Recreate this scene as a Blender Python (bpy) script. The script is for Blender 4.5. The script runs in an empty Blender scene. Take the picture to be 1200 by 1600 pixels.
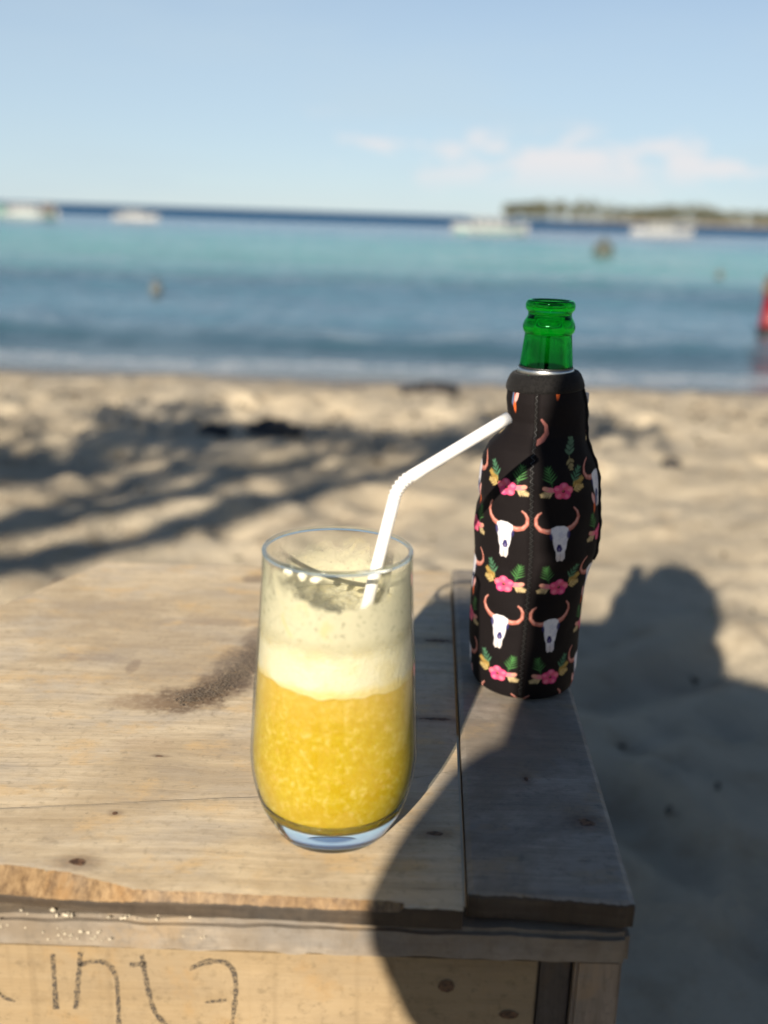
import bpy, bmesh, math, random
import numpy as np
from mathutils import Vector, Matrix, noise as mnoise

random.seed(7)
rng = np.random.default_rng(7)
SC = bpy.context.scene
COL = SC.collection
R = math.radians

# ------------------------------------------------------------------ camera
# world: +Y out to sea, +X right, z = 0 is the table top, the sand lies at z = -0.42
SAND_Z, SEA_Z = -0.42, -0.80
CAM = Vector((0, 0, 0.27))
PITCH, ROLL = R(16.23), R(1.9)
cam_d = bpy.data.cameras.new('camera')
cam = bpy.data.objects.new('camera', cam_d)
COL.objects.link(cam)
fw = Vector((0, math.cos(PITCH), -math.sin(PITCH)))
u0 = Vector((0, math.sin(PITCH), math.cos(PITCH)))
r0 = Vector((1, 0, 0))
cr = r0 * math.cos(ROLL) + u0 * math.sin(ROLL)
cu = -r0 * math.sin(ROLL) + u0 * math.cos(ROLL)
M = Matrix((cr, cu, -fw)).transposed().to_4x4()
M.translation = CAM
cam.matrix_world = M
cam_d.sensor_fit = 'HORIZONTAL'
cam_d.sensor_width = 36
cam_d.lens = 48
cam_d.clip_start = 0.01
cam_d.clip_end = 30000
cam_d.dof.use_dof = True
cam_d.dof.focus_distance = 0.515
cam_d.dof.aperture_fstop = 6.6
SC.camera = cam

# ------------------------------------------------------------------ light
AZ, EL = R(73.0), R(23.0)          # direction in which the shadows fall, height of the sun
SUN = Vector((math.cos(AZ) * math.cos(EL), math.sin(AZ) * math.cos(EL), -math.sin(EL)))
sun_d = bpy.data.lights.new('sun', 'SUN')
sun_d.energy = 5.0
sun_d.angle = R(0.5)
sun_d.color = (1.0, 0.89, 0.74)
sun = bpy.data.objects.new('sun', sun_d)
COL.objects.link(sun)
sun.rotation_euler = SUN.to_track_quat('-Z', 'Y').to_euler()
sun.location = (-4, -9, 6)

W = bpy.data.worlds.new('World')
SC.world = W
W.use_nodes = True
SC.view_settings.view_transform = 'Standard'
SC.view_settings.look = 'None'
SC.view_settings.exposure = 1.0
SC.view_settings.gamma = 1.0
SC.view_settings.use_curve_mapping = False
SC.cycles.use_denoising = True
SC.cycles.max_bounces = 12
SC.cycles.transparent_max_bounces = 24
SC.cycles.transmission_bounces = 12
SC.cycles.sample_clamp_indirect = 6.0
SC.cycles.caustics_reflective = False
SC.cycles.caustics_refractive = True
SC.cycles.blur_glossy = 0.3


class G:
    """small helper round a node tree"""
    def __init__(self, tree):
        self.t = tree
        self.n = tree.nodes
        self.l = tree.links

    def node(self, kind, **kw):
        n = self.n.new(kind)
        for k, v in kw.items():
            setattr(n, k, v)
        return n

    def put(self, sock, v):
        if v is None:
            return
        if isinstance(v, bpy.types.NodeSocket):
            self.l.new(v, sock)
        else:
            if isinstance(v, (tuple, list)) and len(v) == 3 and sock.type == 'RGBA':
                v = (*v, 1)
            sock.default_value = v

    def math(self, op, a, b=None, c=None, clamp=False):
        n = self.node('ShaderNodeMath', operation=op, use_clamp=clamp)
        for i, v in enumerate((a, b, c)):
            if v is not None:
                self.put(n.inputs[i], v)
        return n.outputs[0]

    def vmath(self, op, a, b=None, s=None):
        n = self.node('ShaderNodeVectorMath', operation=op)
        self.put(n.inputs[0], a)
        if b is not None:
            self.put(n.inputs[1], b)
        if s is not None:
            self.put(n.inputs['Scale'], s)
        return n.outputs['Value'] if op in ('LENGTH', 'DISTANCE', 'DOT_PRODUCT') else n.outputs[0]

    def noise(self, vec, scale=1.0, detail=3.0, rough=0.5, dist=0.0, col=False):
        n = self.node('ShaderNodeTexNoise')
        self.put(n.inputs['Vector'], vec)
        self.put(n.inputs['Scale'], scale)
        self.put(n.inputs['Detail'], detail)
        self.put(n.inputs['Roughness'], rough)
        self.put(n.inputs['Distortion'], dist)
        return n.outputs['Color'] if col else n.outputs['Fac']

    def step(self, v, a, b, lo=0.0, hi=1.0):
        n = self.node('ShaderNodeMapRange', interpolation_type='SMOOTHSTEP')
        self.put(n.inputs[0], v)
        for i, q in enumerate((a, b, lo, hi)):
            self.put(n.inputs[i + 1], q)
        return n.outputs[0]

    def ramp(self, fac, stops, interp='LINEAR'):
        n = self.node('ShaderNodeValToRGB')
        cr_ = n.color_ramp
        cr_.interpolation = interp
        while len(cr_.elements) < len(stops):
            cr_.elements.new(0.5)
        for e, (p, c) in zip(cr_.elements, stops):
            e.position = p
            e.color = (*c, 1)
        self.put(n.inputs[0], fac)
        return n.outputs[0]

    def mix(self, fac, a, b, kind='MIX'):
        n = self.node('ShaderNodeMix', data_type='RGBA', blend_type=kind)
        self.put(n.inputs['Factor'], fac)
        self.put(n.inputs[6], a)
        self.put(n.inputs[7], b)
        return n.outputs[2]

    def mixs(self, fac, a, b):
        n = self.node('ShaderNodeMixShader')
        self.put(n.inputs[0], fac)
        self.l.new(a, n.inputs[1])
        self.l.new(b, n.inputs[2])
        return n.outputs[0]

    def bump(self, height, strength=0.3, dist=0.01, normal=None):
        n = self.node('ShaderNodeBump')
        self.put(n.inputs['Height'], height)
        n.inputs['Strength'].default_value = strength
        n.inputs['Distance'].default_value = dist
        if normal is not None:
            self.l.new(normal, n.inputs['Normal'])
        return n.outputs[0]

    def combine(self, x, y, z):
        n = self.node('ShaderNodeCombineXYZ')
        for i, v in enumerate((x, y, z)):
            self.put(n.inputs[i], v)
        return n.outputs[0]


def newmat(name):
    m = bpy.data.materials.new(name)
    m.use_nodes = True
    m.node_tree.nodes.clear()
    g = G(m.node_tree)
    g.out = g.node('ShaderNodeOutputMaterial')
    tc = g.node('ShaderNodeTexCoord')
    g.P = tc.outputs['Object']
    sp = g.node('ShaderNodeSeparateXYZ')
    g.l.new(g.P, sp.inputs[0])
    g.x, g.y, g.z = sp.outputs
    return m, g


def bsdf(g, color, rough=0.6, normal=None, **kw):
    p = g.node('ShaderNodeBsdfPrincipled')
    g.put(p.inputs['Base Color'], color)
    g.put(p.inputs['Roughness'], rough)
    if normal is not None:
        g.l.new(normal, p.inputs['Normal'])
    for k, v in kw.items():
        g.put(p.inputs[k.replace('_', ' ')], v)
    return p.outputs[0]


def simple(name, color, rough=0.6, var=0.25, scale=30.0, bump=0.15, **kw):
    m, g = newmat(name)
    n = g.noise(g.P, scale, 4)
    c = g.mix(g.step(n, 0.3, 0.7), tuple(v * (1 - var) for v in color), tuple(min(1, v * (1 + var)) for v in color))
    nb = g.bump(g.noise(g.P, scale * 4, 3), bump, 0.3 / scale)
    g.l.new(bsdf(g, c, rough, nb, **kw), g.out.inputs[0])
    return m


# ------------------------------------------------------------------ sky
g = G(W.node_tree)
g.n.clear()
wout = g.node('ShaderNodeOutputWorld')
bg = g.node('ShaderNodeBackground')
bg.inputs[1].default_value = 0.053
g.l.new(bg.outputs[0], wout.inputs[0])
sky = g.node('ShaderNodeTexSky', sky_type='NISHITA')
sky.sun_disc = False
sky.sun_elevation = EL
sky.sun_rotation = math.atan2(-SUN.x, -SUN.y)
sky.air_density = 0.7
sky.dust_density = 0.15
sky.ozone_density = 2.0
tc = g.node('ShaderNodeTexCoord')
D = tc.outputs['Generated']
sp = g.node('ShaderNodeSeparateXYZ')
g.l.new(D, sp.inputs[0])
# small fair-weather cumulus low over the sea, all round the horizon
sc_ = g.vmath('MULTIPLY', D, (1.0, 1.0, 2.6))
off = g.vmath('ADD', sc_, (2.4996, 14.7947, -12.1060))
n1 = g.noise(off, 11.0, 6, 0.55)
low = g.noise(off, 2.1, 1, 0.5)
band = g.math('MULTIPLY', g.step(sp.outputs[2], 0.012, 0.055), g.step(sp.outputs[2], 0.058, 0.098, 1.0, 0.0))
cl = g.math('MULTIPLY', g.step(g.math('ADD', n1, g.math('MULTIPLY', g.math('SUBTRACT', low, 0.5), 0.9)), 0.565, 0.68), band)
# thin veil higher up
wv = g.noise(g.vmath('MULTIPLY', D, (2.0, 2.0, 9.0)), 1.6, 5, 0.6)
haze = g.step(sp.outputs[2], 0.42, 0.06, 0.0, 0.70)              # pale sea haze towards the horizon, all round
veil = g.math('ADD', haze, g.math('MULTIPLY', g.step(wv, 0.42, 0.75), 0.12))
c0 = g.mix(veil, sky.outputs[0], (5.3, 6.5, 7.3))
c1 = g.mix(g.math('MULTIPLY', cl, 0.9), c0, (7.9, 7.7, 7.8))
g.l.new(c1, bg.inputs[0])


# ------------------------------------------------------------------ object helpers
def mesh_obj(name, verts, faces, mat=None, smooth=True, mats=None, mat_idx=None):
    me = bpy.data.meshes.new(name)
    me.from_pydata([tuple(v) for v in verts], [], [tuple(f) for f in faces])
    for m in (mats or ([mat] if mat else [])):
        me.materials.append(m)
    if mat_idx is not None:
        me.polygons.foreach_set('material_index', list(mat_idx))
    if smooth:
        me.polygons.foreach_set('use_smooth', [True] * len(me.polygons))
    me.update()
    o = bpy.data.objects.new(name, me)
    COL.objects.link(o)
    return o


def grid_obj(name, X, Y, Z, mat, smooth=True, wrap=False):
    """X, Y, Z: (n, m) arrays; a quad sheet, closed along the second axis if wrap"""
    n, m = X.shape
    co = np.stack([X, Y, Z], -1).reshape(-1, 3).astype(np.float32)
    idx = np.arange(n * m).reshape(n, m)
    if wrap:
        a = idx[:-1, :]
        b = np.roll(idx, -1, 1)[:-1, :]
        c = np.roll(idx, -1, 1)[1:, :]
        d = idx[1:, :]
    else:
        a, b, c, d = idx[:-1, :-1], idx[:-1, 1:], idx[1:, 1:], idx[1:, :-1]
    q = np.stack([a, b, c, d], -1).reshape(-1, 4).astype(np.int32)
    me = bpy.data.meshes.new(name)
    me.vertices.add(len(co))
    me.vertices.foreach_set('co', co.ravel())
    me.loops.add(q.size)
    me.loops.foreach_set('vertex_index', q.ravel())
    me.polygons.add(len(q))
    me.polygons.foreach_set('loop_start', np.arange(0, q.size, 4, dtype=np.int32))
    me.polygons.foreach_set('use_smooth', np.full(len(q), smooth))
    me.update(calc_edges=True)
    if mat:
        me.materials.append(mat)
    o = bpy.data.objects.new(name, me)
    COL.objects.link(o)
    return o


def thing(name, label, cat, loc, group=None):
    o = bpy.data.objects.new(name, None)
    o.empty_display_size = 0.02
    COL.objects.link(o)
    o.location = loc
    o['label'] = label
    o['category'] = cat
    if group:
        o['group'] = group
    return o


def part(o, parent, label=None):
    """o is built in world coordinates; hang it on parent without moving it"""
    bpy.context.view_layer.update()
    o.parent = parent
    o.matrix_parent_inverse = parent.matrix_world.inverted()
    if label:
        o['label'] = label
    return o


def tag(o, label, cat, group=None):
    o['label'] = label
    o['category'] = cat
    if group:
        o['group'] = group
    return o


def lathe(name, prof, mat, center=(0, 0), seg=96, parent=None, closed=False):
    """prof: list of (r, z)"""
    a = np.linspace(0, 2 * np.pi, seg, endpoint=False)
    p = np.array(list(prof) + ([prof[0]] if closed else []), float)
    X = center[0] + p[:, :1] * np.cos(a)[None]
    Y = center[1] + p[:, :1] * np.sin(a)[None]
    Z = np.repeat(p[:, 1:2], seg, 1)
    o = grid_obj(name, X, Y, Z, mat, True, True)
    if parent:
        part(o, parent)
    return o


def smooth_profile(pts, n=60):
    """Catmull-Rom through (r, z) points"""
    P = np.array(pts, float)
    P = np.vstack([2 * P[0] - P[1], P, 2 * P[-1] - P[-2]])
    out = []
    k = len(pts) - 1
    per = max(2, n // k)
    for i in range(k):
        p0, p1, p2, p3 = P[i:i + 4]
        for j in range(per):
            t = j / per
            out.append(0.5 * ((2 * p1) + (-p0 + p2) * t + (2 * p0 - 5 * p1 + 4 * p2 - p3) * t * t + (-p0 + 3 * p1 - 3 * p2 + p3) * t ** 3))
    out.append(P[-2])
    return [(max(0.0, a), b) for a, b in out]


def tube(name, pts, rad, mat, seg=12, parent=None, cap=True, flat=1.0):
    """a tube through pts; rad a number or one radius per point"""
    pts = [Vector(p) for p in pts]
    n = len(pts)
    rad = [rad] * n if isinstance(rad, (int, float)) else list(rad)
    vs, fs = [], []
    prev = None
    for i, p in enumerate(pts):
        t = (pts[min(i + 1, n - 1)] - pts[max(i - 1, 0)]).normalized()
        if prev is None:
            ref = Vector((0, 0, 1)) if abs(t.z) < 0.9 else Vector((1, 0, 0))
            a = t.cross(ref).normalized()
        else:
            a = (prev - t * prev.dot(t)).normalized()
        prev = a
        b = t.cross(a)
        for k in range(seg):
            w = 2 * math.pi * k / seg
            vs.append(p + (a * math.cos(w) + b * math.sin(w) * flat) * rad[i])
    for i in range(n - 1):
        for k in range(seg):
            k2 = (k + 1) % seg
            fs.append((i * seg + k, i * seg + k2, (i + 1) * seg + k2, (i + 1) * seg + k))
    if cap:
        fs.append(tuple(range(seg))[::-1])
        fs.append(tuple((n - 1) * seg + k for k in range(seg)))
    o = mesh_obj(name, vs, fs, mat)
    if parent:
        part(o, parent)
    return o


def lump(name, c, rx, ry, rz, mat, seed=0, amp=0.25, freq=2.0, sub=3):
    bm = bmesh.new()
    bmesh.ops.create_icosphere(bm, subdivisions=sub, radius=1)
    for v in bm.verts:
        n = v.co.normalized()
        k = 1 + amp * mnoise.fractal(n * freq + Vector((seed * 3.1, seed * 1.7, 0)), 1.0, 2.0, 4)
        v.co = Vector((n.x * rx * k + c[0], n.y * ry * k + c[1], n.z * rz * k + c[2]))
    me = bpy.data.meshes.new(name)
    bm.to_mesh(me)
    bm.free()
    me.materials.append(mat)
    me.polygons.foreach_set('use_smooth', [True] * len(me.polygons))
    o = bpy.data.objects.new(name, me)
    COL.objects.link(o)
    return o


_TAB = {}


def table_of(k):
    if k not in _TAB:
        _TAB[k] = np.random.default_rng(k).random((256, 256))
    return _TAB[k]


def fnoise(X, Y, scale, seed=0, octaves=4):
    """cheap value noise on arrays"""
    out = np.zeros_like(X, dtype=float)
    amp, tot = 1.0, 0.0
    for o in range(octaves):
        tab = table_of(seed * 17 + o)
        x, y = X * scale + 31.7 * o, Y * scale + 11.3 * o
        xi, yi = np.floor(x).astype(int), np.floor(y).astype(int)
        fx, fy = x - xi, y - yi
        fx, fy = fx * fx * (3 - 2 * fx), fy * fy * (3 - 2 * fy)
        a = tab[xi % 256, yi % 256]
        b = tab[(xi + 1) % 256, yi % 256]
        c = tab[xi % 256, (yi + 1) % 256]
        d = tab[(xi + 1) % 256, (yi + 1) % 256]
        out += amp * ((a * (1 - fx) + b * fx) * (1 - fy) + (c * (1 - fx) + d * fx) * fy - 0.5)
        tot += amp
        amp *= 0.5
        scale *= 2.03
    return out / tot


# ------------------------------------------------------------------ sand
def axis(*segs):
    """segs: (start, end, count) pieces joined"""
    out = [np.linspace(a, b, n, endpoint=False) for a, b, n in segs]
    out.append(np.array([segs[-1][1]]))
    return np.concatenate(out)


def sand_height(X, Y):
    base = np.interp(Y, [-60, -10, -3, 2.4, 4.2, 6.9, 9.0, 20, 60, 200, 20000],
                     [1.2, -0.1, SAND_Z, SAND_Z, SAND_Z - 0.07, SEA_Z, SEA_Z - 0.30, SEA_Z - 1.4, SEA_Z - 5, SEA_Z - 20, SEA_Z - 60])
    dry = np.clip((6.3 - Y) / 2.0, 0, 1)
    z = base + dry * (0.075 * fnoise(X, Y, 0.9, 3, 3) + 0.07 * fnoise(X, Y, 2.6, 5, 3) + 0.045 * fnoise(X, Y, 9.0, 6, 3))
    return z


sx = axis((-9000, -60, 20), (-60, -8, 30), (-8, -3, 50), (-3, 3, 300), (3, 8, 50), (8, 60, 30), (60, 9000, 20))
sy = axis((-3000, -40, 10), (-40, -4, 30), (-4, 0.4, 40), (0.4, 4.5, 230), (4.5, 9, 80), (9, 60, 30), (60, 600, 12), (600, 12000, 10))
X, Y = np.meshgrid(sx, sy)
Z = sand_height(X, Y)
# footprints: trampled hollows with pushed-up rims
for i in range(330):
    fx, fy = rng.uniform(-3, 3), rng.uniform(0.7, 6.0)
    a_ = rng.uniform(0, 3.14)
    rl, rw = rng.uniform(0.09, 0.17), rng.uniform(0.05, 0.08)
    dx, dy = X - fx, Y - fy
    near = (np.abs(dx) < 0.6) & (np.abs(dy) < 0.6)
    u_ = (dx[near] * math.cos(a_) + dy[near] * math.sin(a_)) / rl
    v_ = (-dx[near] * math.sin(a_) + dy[near] * math.cos(a_)) / rw
    d2 = u_ * u_ + v_ * v_
    dep = rng.uniform(0.012, 0.034)
    Z[near] += -dep * np.exp(-d2 * 1.3) + dep * 0.55 * np.exp(-((np.sqrt(d2) - 1.5) ** 2) * 5)
m_sand, g = newmat('beach_sand')
n_big = g.noise(g.P, 1.7, 5, 0.6)
n_mid = g.noise(g.P, 14, 5, 0.6)
n_grain = g.noise(g.P, 900, 2, 0.6)
col = g.ramp(n_big, [(0.25, (0.3659, 0.3006, 0.2078)), (0.55, (0.5085, 0.4329, 0.3106)), (0.8, (0.5848, 0.5024, 0.3704))])
col = g.mix(g.math('MULTIPLY', g.step(n_mid, 0.48, 0.70), 0.6), col, (0.33, 0.255, 0.165))
col = g.mix(g.step(n_grain, 0.58, 0.74, 0, 0.5), col, (0.16, 0.125, 0.09))
wet = g.step(g.math('ADD', g.z, g.math('MULTIPLY', g.math('SUBTRACT', g.noise(g.P, 0.9, 3), 0.5), 0.10)), SEA_Z + 0.20, SEA_Z + 0.05)
col = g.mix(wet, col, (0.17, 0.135, 0.10))
rough = g.math('SUBTRACT', 0.95, g.math('MULTIPLY', wet, 0.72))
nb = g.bump(g.noise(g.P, 45, 6, 0.7), 0.9, 0.022)
nb = g.bump(n_grain, 0.35, 0.001, nb)
g.l.new(bsdf(g, col, rough, nb), g.out.inputs[0])
sand = grid_obj('beach_sand', X, Y, Z, m_sand)
sand['kind'] = 'structure'


def sand_at(x, y):
    return float(sand_height(np.array([x]), np.array([y]))[0])


# ------------------------------------------------------------------ sea
wx = axis((-9000, -100, 20), (-100, -14, 70), (-14, 14, 260), (14, 100, 70), (100, 9000, 20))
wy = axis((5.9, 20, 330), (20, 60, 200), (60, 200, 60), (200, 1200, 20), (1200, 14000, 14))
X, Y = np.meshgrid(wx, wy)
near = np.exp(-np.maximum(0, np.hypot(X, Y) - 14) / 40)
wob = 2.2 * fnoise(X, Y, 0.09, 21, 2)


def swell(y0, amp, front, back, seed):
    s = Y - (y0 + wob + 0.8 * fnoise(X, Y * 0 + y0, 0.35, seed, 2))
    k = np.where(s < 0, front, back)
    return amp * (0.75 + 0.9 * fnoise(X, Y * 0 + y0, 0.22, seed + 1, 2)) * np.exp(-(s / k) ** 2)


Z = np.full_like(X, SEA_Z)
Z += swell(9.1, 0.085, 0.45, 0.8, 31) + swell(10.9, 0.045, 0.5, 0.7, 32) + swell(14.6, 0.13, 0.7, 1.4, 33)
Z += swell(18.7, 0.07, 0.8, 1.4, 34) + swell(25, 0.10, 1.0, 2.0, 35) + swell(34, 0.10, 1.2, 2.5, 36) + swell(47, 0.12, 1.6, 3, 37)
run = np.clip((Y - 7.0) / 2.5, 0, 1)
Z += run * near * (0.05 * fnoise(X, Y, 1.1, 41, 3) * 2 + 0.028 * fnoise(X, Y * 1.6, 3.6, 42, 3) * 2)
# thin wash runs out on the wet sand
Z = np.where(Y < 7.6, SEA_Z + 0.012 + (Z - SEA_Z) * np.clip((Y - 6.6) / 1.0, 0, 1) - 0.05 * np.clip((6.7 + 0.55 * fnoise(X, Y * 0, 0.55, 51, 3) * 2 - Y), 0, 1), Z)
m_sea, g = newmat('sea_water')
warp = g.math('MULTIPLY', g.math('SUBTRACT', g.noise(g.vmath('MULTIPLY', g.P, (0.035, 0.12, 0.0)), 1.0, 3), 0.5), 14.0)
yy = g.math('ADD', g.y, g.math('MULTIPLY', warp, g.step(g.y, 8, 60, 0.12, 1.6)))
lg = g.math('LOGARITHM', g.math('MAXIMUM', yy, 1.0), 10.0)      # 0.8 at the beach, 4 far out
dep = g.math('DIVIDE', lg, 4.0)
col = g.ramp(dep, [(0.205, (0.22, 0.225, 0.21)), (0.217, (0.13, 0.17, 0.195)), (0.229, (0.026, 0.068, 0.09)), (0.243, (0.075, 0.15, 0.20)), (0.262, (0.095, 0.185, 0.245)),  # dark stops: shading of wave faces painted into the water colour, with seaweed patches
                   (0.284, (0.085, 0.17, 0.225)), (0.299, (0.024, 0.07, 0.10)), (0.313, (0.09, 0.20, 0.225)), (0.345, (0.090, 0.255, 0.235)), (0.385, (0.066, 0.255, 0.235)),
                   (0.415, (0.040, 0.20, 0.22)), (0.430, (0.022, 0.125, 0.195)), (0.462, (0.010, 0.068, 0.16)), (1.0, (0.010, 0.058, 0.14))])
patch = g.noise(g.vmath('MULTIPLY', g.P, (0.10, 0.42, 0.0)), 1.0, 4, 0.55)
col = g.mix(g.math('MULTIPLY', g.step(patch, 0.52, 0.72), g.step(g.y, 60, 12, 0.0, 0.55)), col, (0.03, 0.075, 0.085))
# foam where the wash ends
edge = g.math('ABSOLUTE', g.math('SUBTRACT', g.math('ADD', g.y, g.math('MULTIPLY', g.math('SUBTRACT', g.noise(g.P, 0.8, 4), 0.5), 1.1)), 7.25))
foam = g.math('MULTIPLY', g.step(edge, 0.42, 0.0), g.step(g.noise(g.P, 5, 5, 0.7), 0.40, 0.62))
col = g.mix(g.math('MULTIPLY', foam, 0.55), col, (0.62, 0.65, 0.68))
rip = g.noise(g.vmath('MULTIPLY', g.P, (1.0, 1.8, 1.0)), 3.2, 6, 0.6)
rip2 = g.noise(g.vmath('MULTIPLY', g.P, (0.16, 0.42, 1.0)), 1.0, 6, 0.6)
nb = g.bump(rip, 0.5, 0.05)
nb = g.bump(rip2, 0.55, 0.5, nb)
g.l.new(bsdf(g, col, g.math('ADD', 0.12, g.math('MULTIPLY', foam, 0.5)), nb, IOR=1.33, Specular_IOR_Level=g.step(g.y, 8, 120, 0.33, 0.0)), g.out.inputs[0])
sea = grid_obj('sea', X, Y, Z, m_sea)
sea['kind'] = 'structure'

# ------------------------------------------------------------------ far island with its woodland
m_isl = simple('island_ground', (0.36, 0.31, 0.22), 0.95, 0.3, 0.05)
m_wood_far = simple('island_leaves', (0.085, 0.085, 0.05), 0.9, 0.5, 0.15)
ia = np.linspace(0, 1, 90)
ib = np.linspace(-1, 1, 13)
A, B = np.meshgrid(ia, ib, indexing='ij')
IX = 96 + A * 900
wid = 60 * np.clip(A * 12, 0.02, 1) ** 0.6
IY = 905 + 0.10 * (IX - 96) + B * wid
IZ = SEA_Z - 0.6 + 3.6 * (1 - B * B) * np.clip(A * 9, 0, 1) + 0.8 * fnoise(IX, IY, 0.03, 61, 3)
isl = grid_obj('island', IX, IY, IZ, m_isl)
isl['kind'] = 'structure'
vs, fs = [], []
for i in range(520):
    t = rng.uniform(0.0, 1.0)
    x = 96 + t * 880
    y = 905 + 0.10 * (x - 96) + rng.uniform(-34, 30) * min(1, t * 12 + 0.25)
    h = rng.uniform(9.5, 16.5) * (0.75 + 0.5 * (0.5 + fnoise(np.array([x]), np.array([0.0]), 0.02, 71, 2)[0]))
    h *= min(1, 0.8 + t * 6)
    w = h * rng.uniform(0.35, 0.6)
    for k in range(64):
        d = rng.normal(size=3)
        d /= np.linalg.norm(d)
        rr = rng.uniform(0.45, 1.0)
        c = np.array([x + d[0] * w * rr, y + d[1] * w * rr, SEA_Z + 1.8 + h * 0.55 + d[2] * h * 0.48 * rr])
        s = rng.uniform(0.5, 1.15)
        a1 = rng.normal(size=3)
        a1 /= np.linalg.norm(a1)
        a2 = np.cross(a1, rng.normal(size=3))
        a2 /= np.linalg.norm(a2)
        b0 = len(vs)
        vs += [c + a1 * s, c + a2 * s, c - a1 * s, c - a2 * s]
        fs.append((b0, b0 + 1, b0 + 2, b0 + 3))
    b0 = len(vs)
    for q in ((-.25, 0), (.25, 0)):
        for zz in (0.4, h * 0.7):
            vs.append(np.array([x + q[0], y, SEA_Z + 0.6 + zz]))
    fs.append((b0, b0 + 1, b0 + 3, b0 + 2))
wl = mesh_obj('island_woodland', vs, fs, m_wood_far, smooth=False)
wl['kind'] = 'stuff'
wl['label'] = 'low dark woodland along the far island shore'


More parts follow.
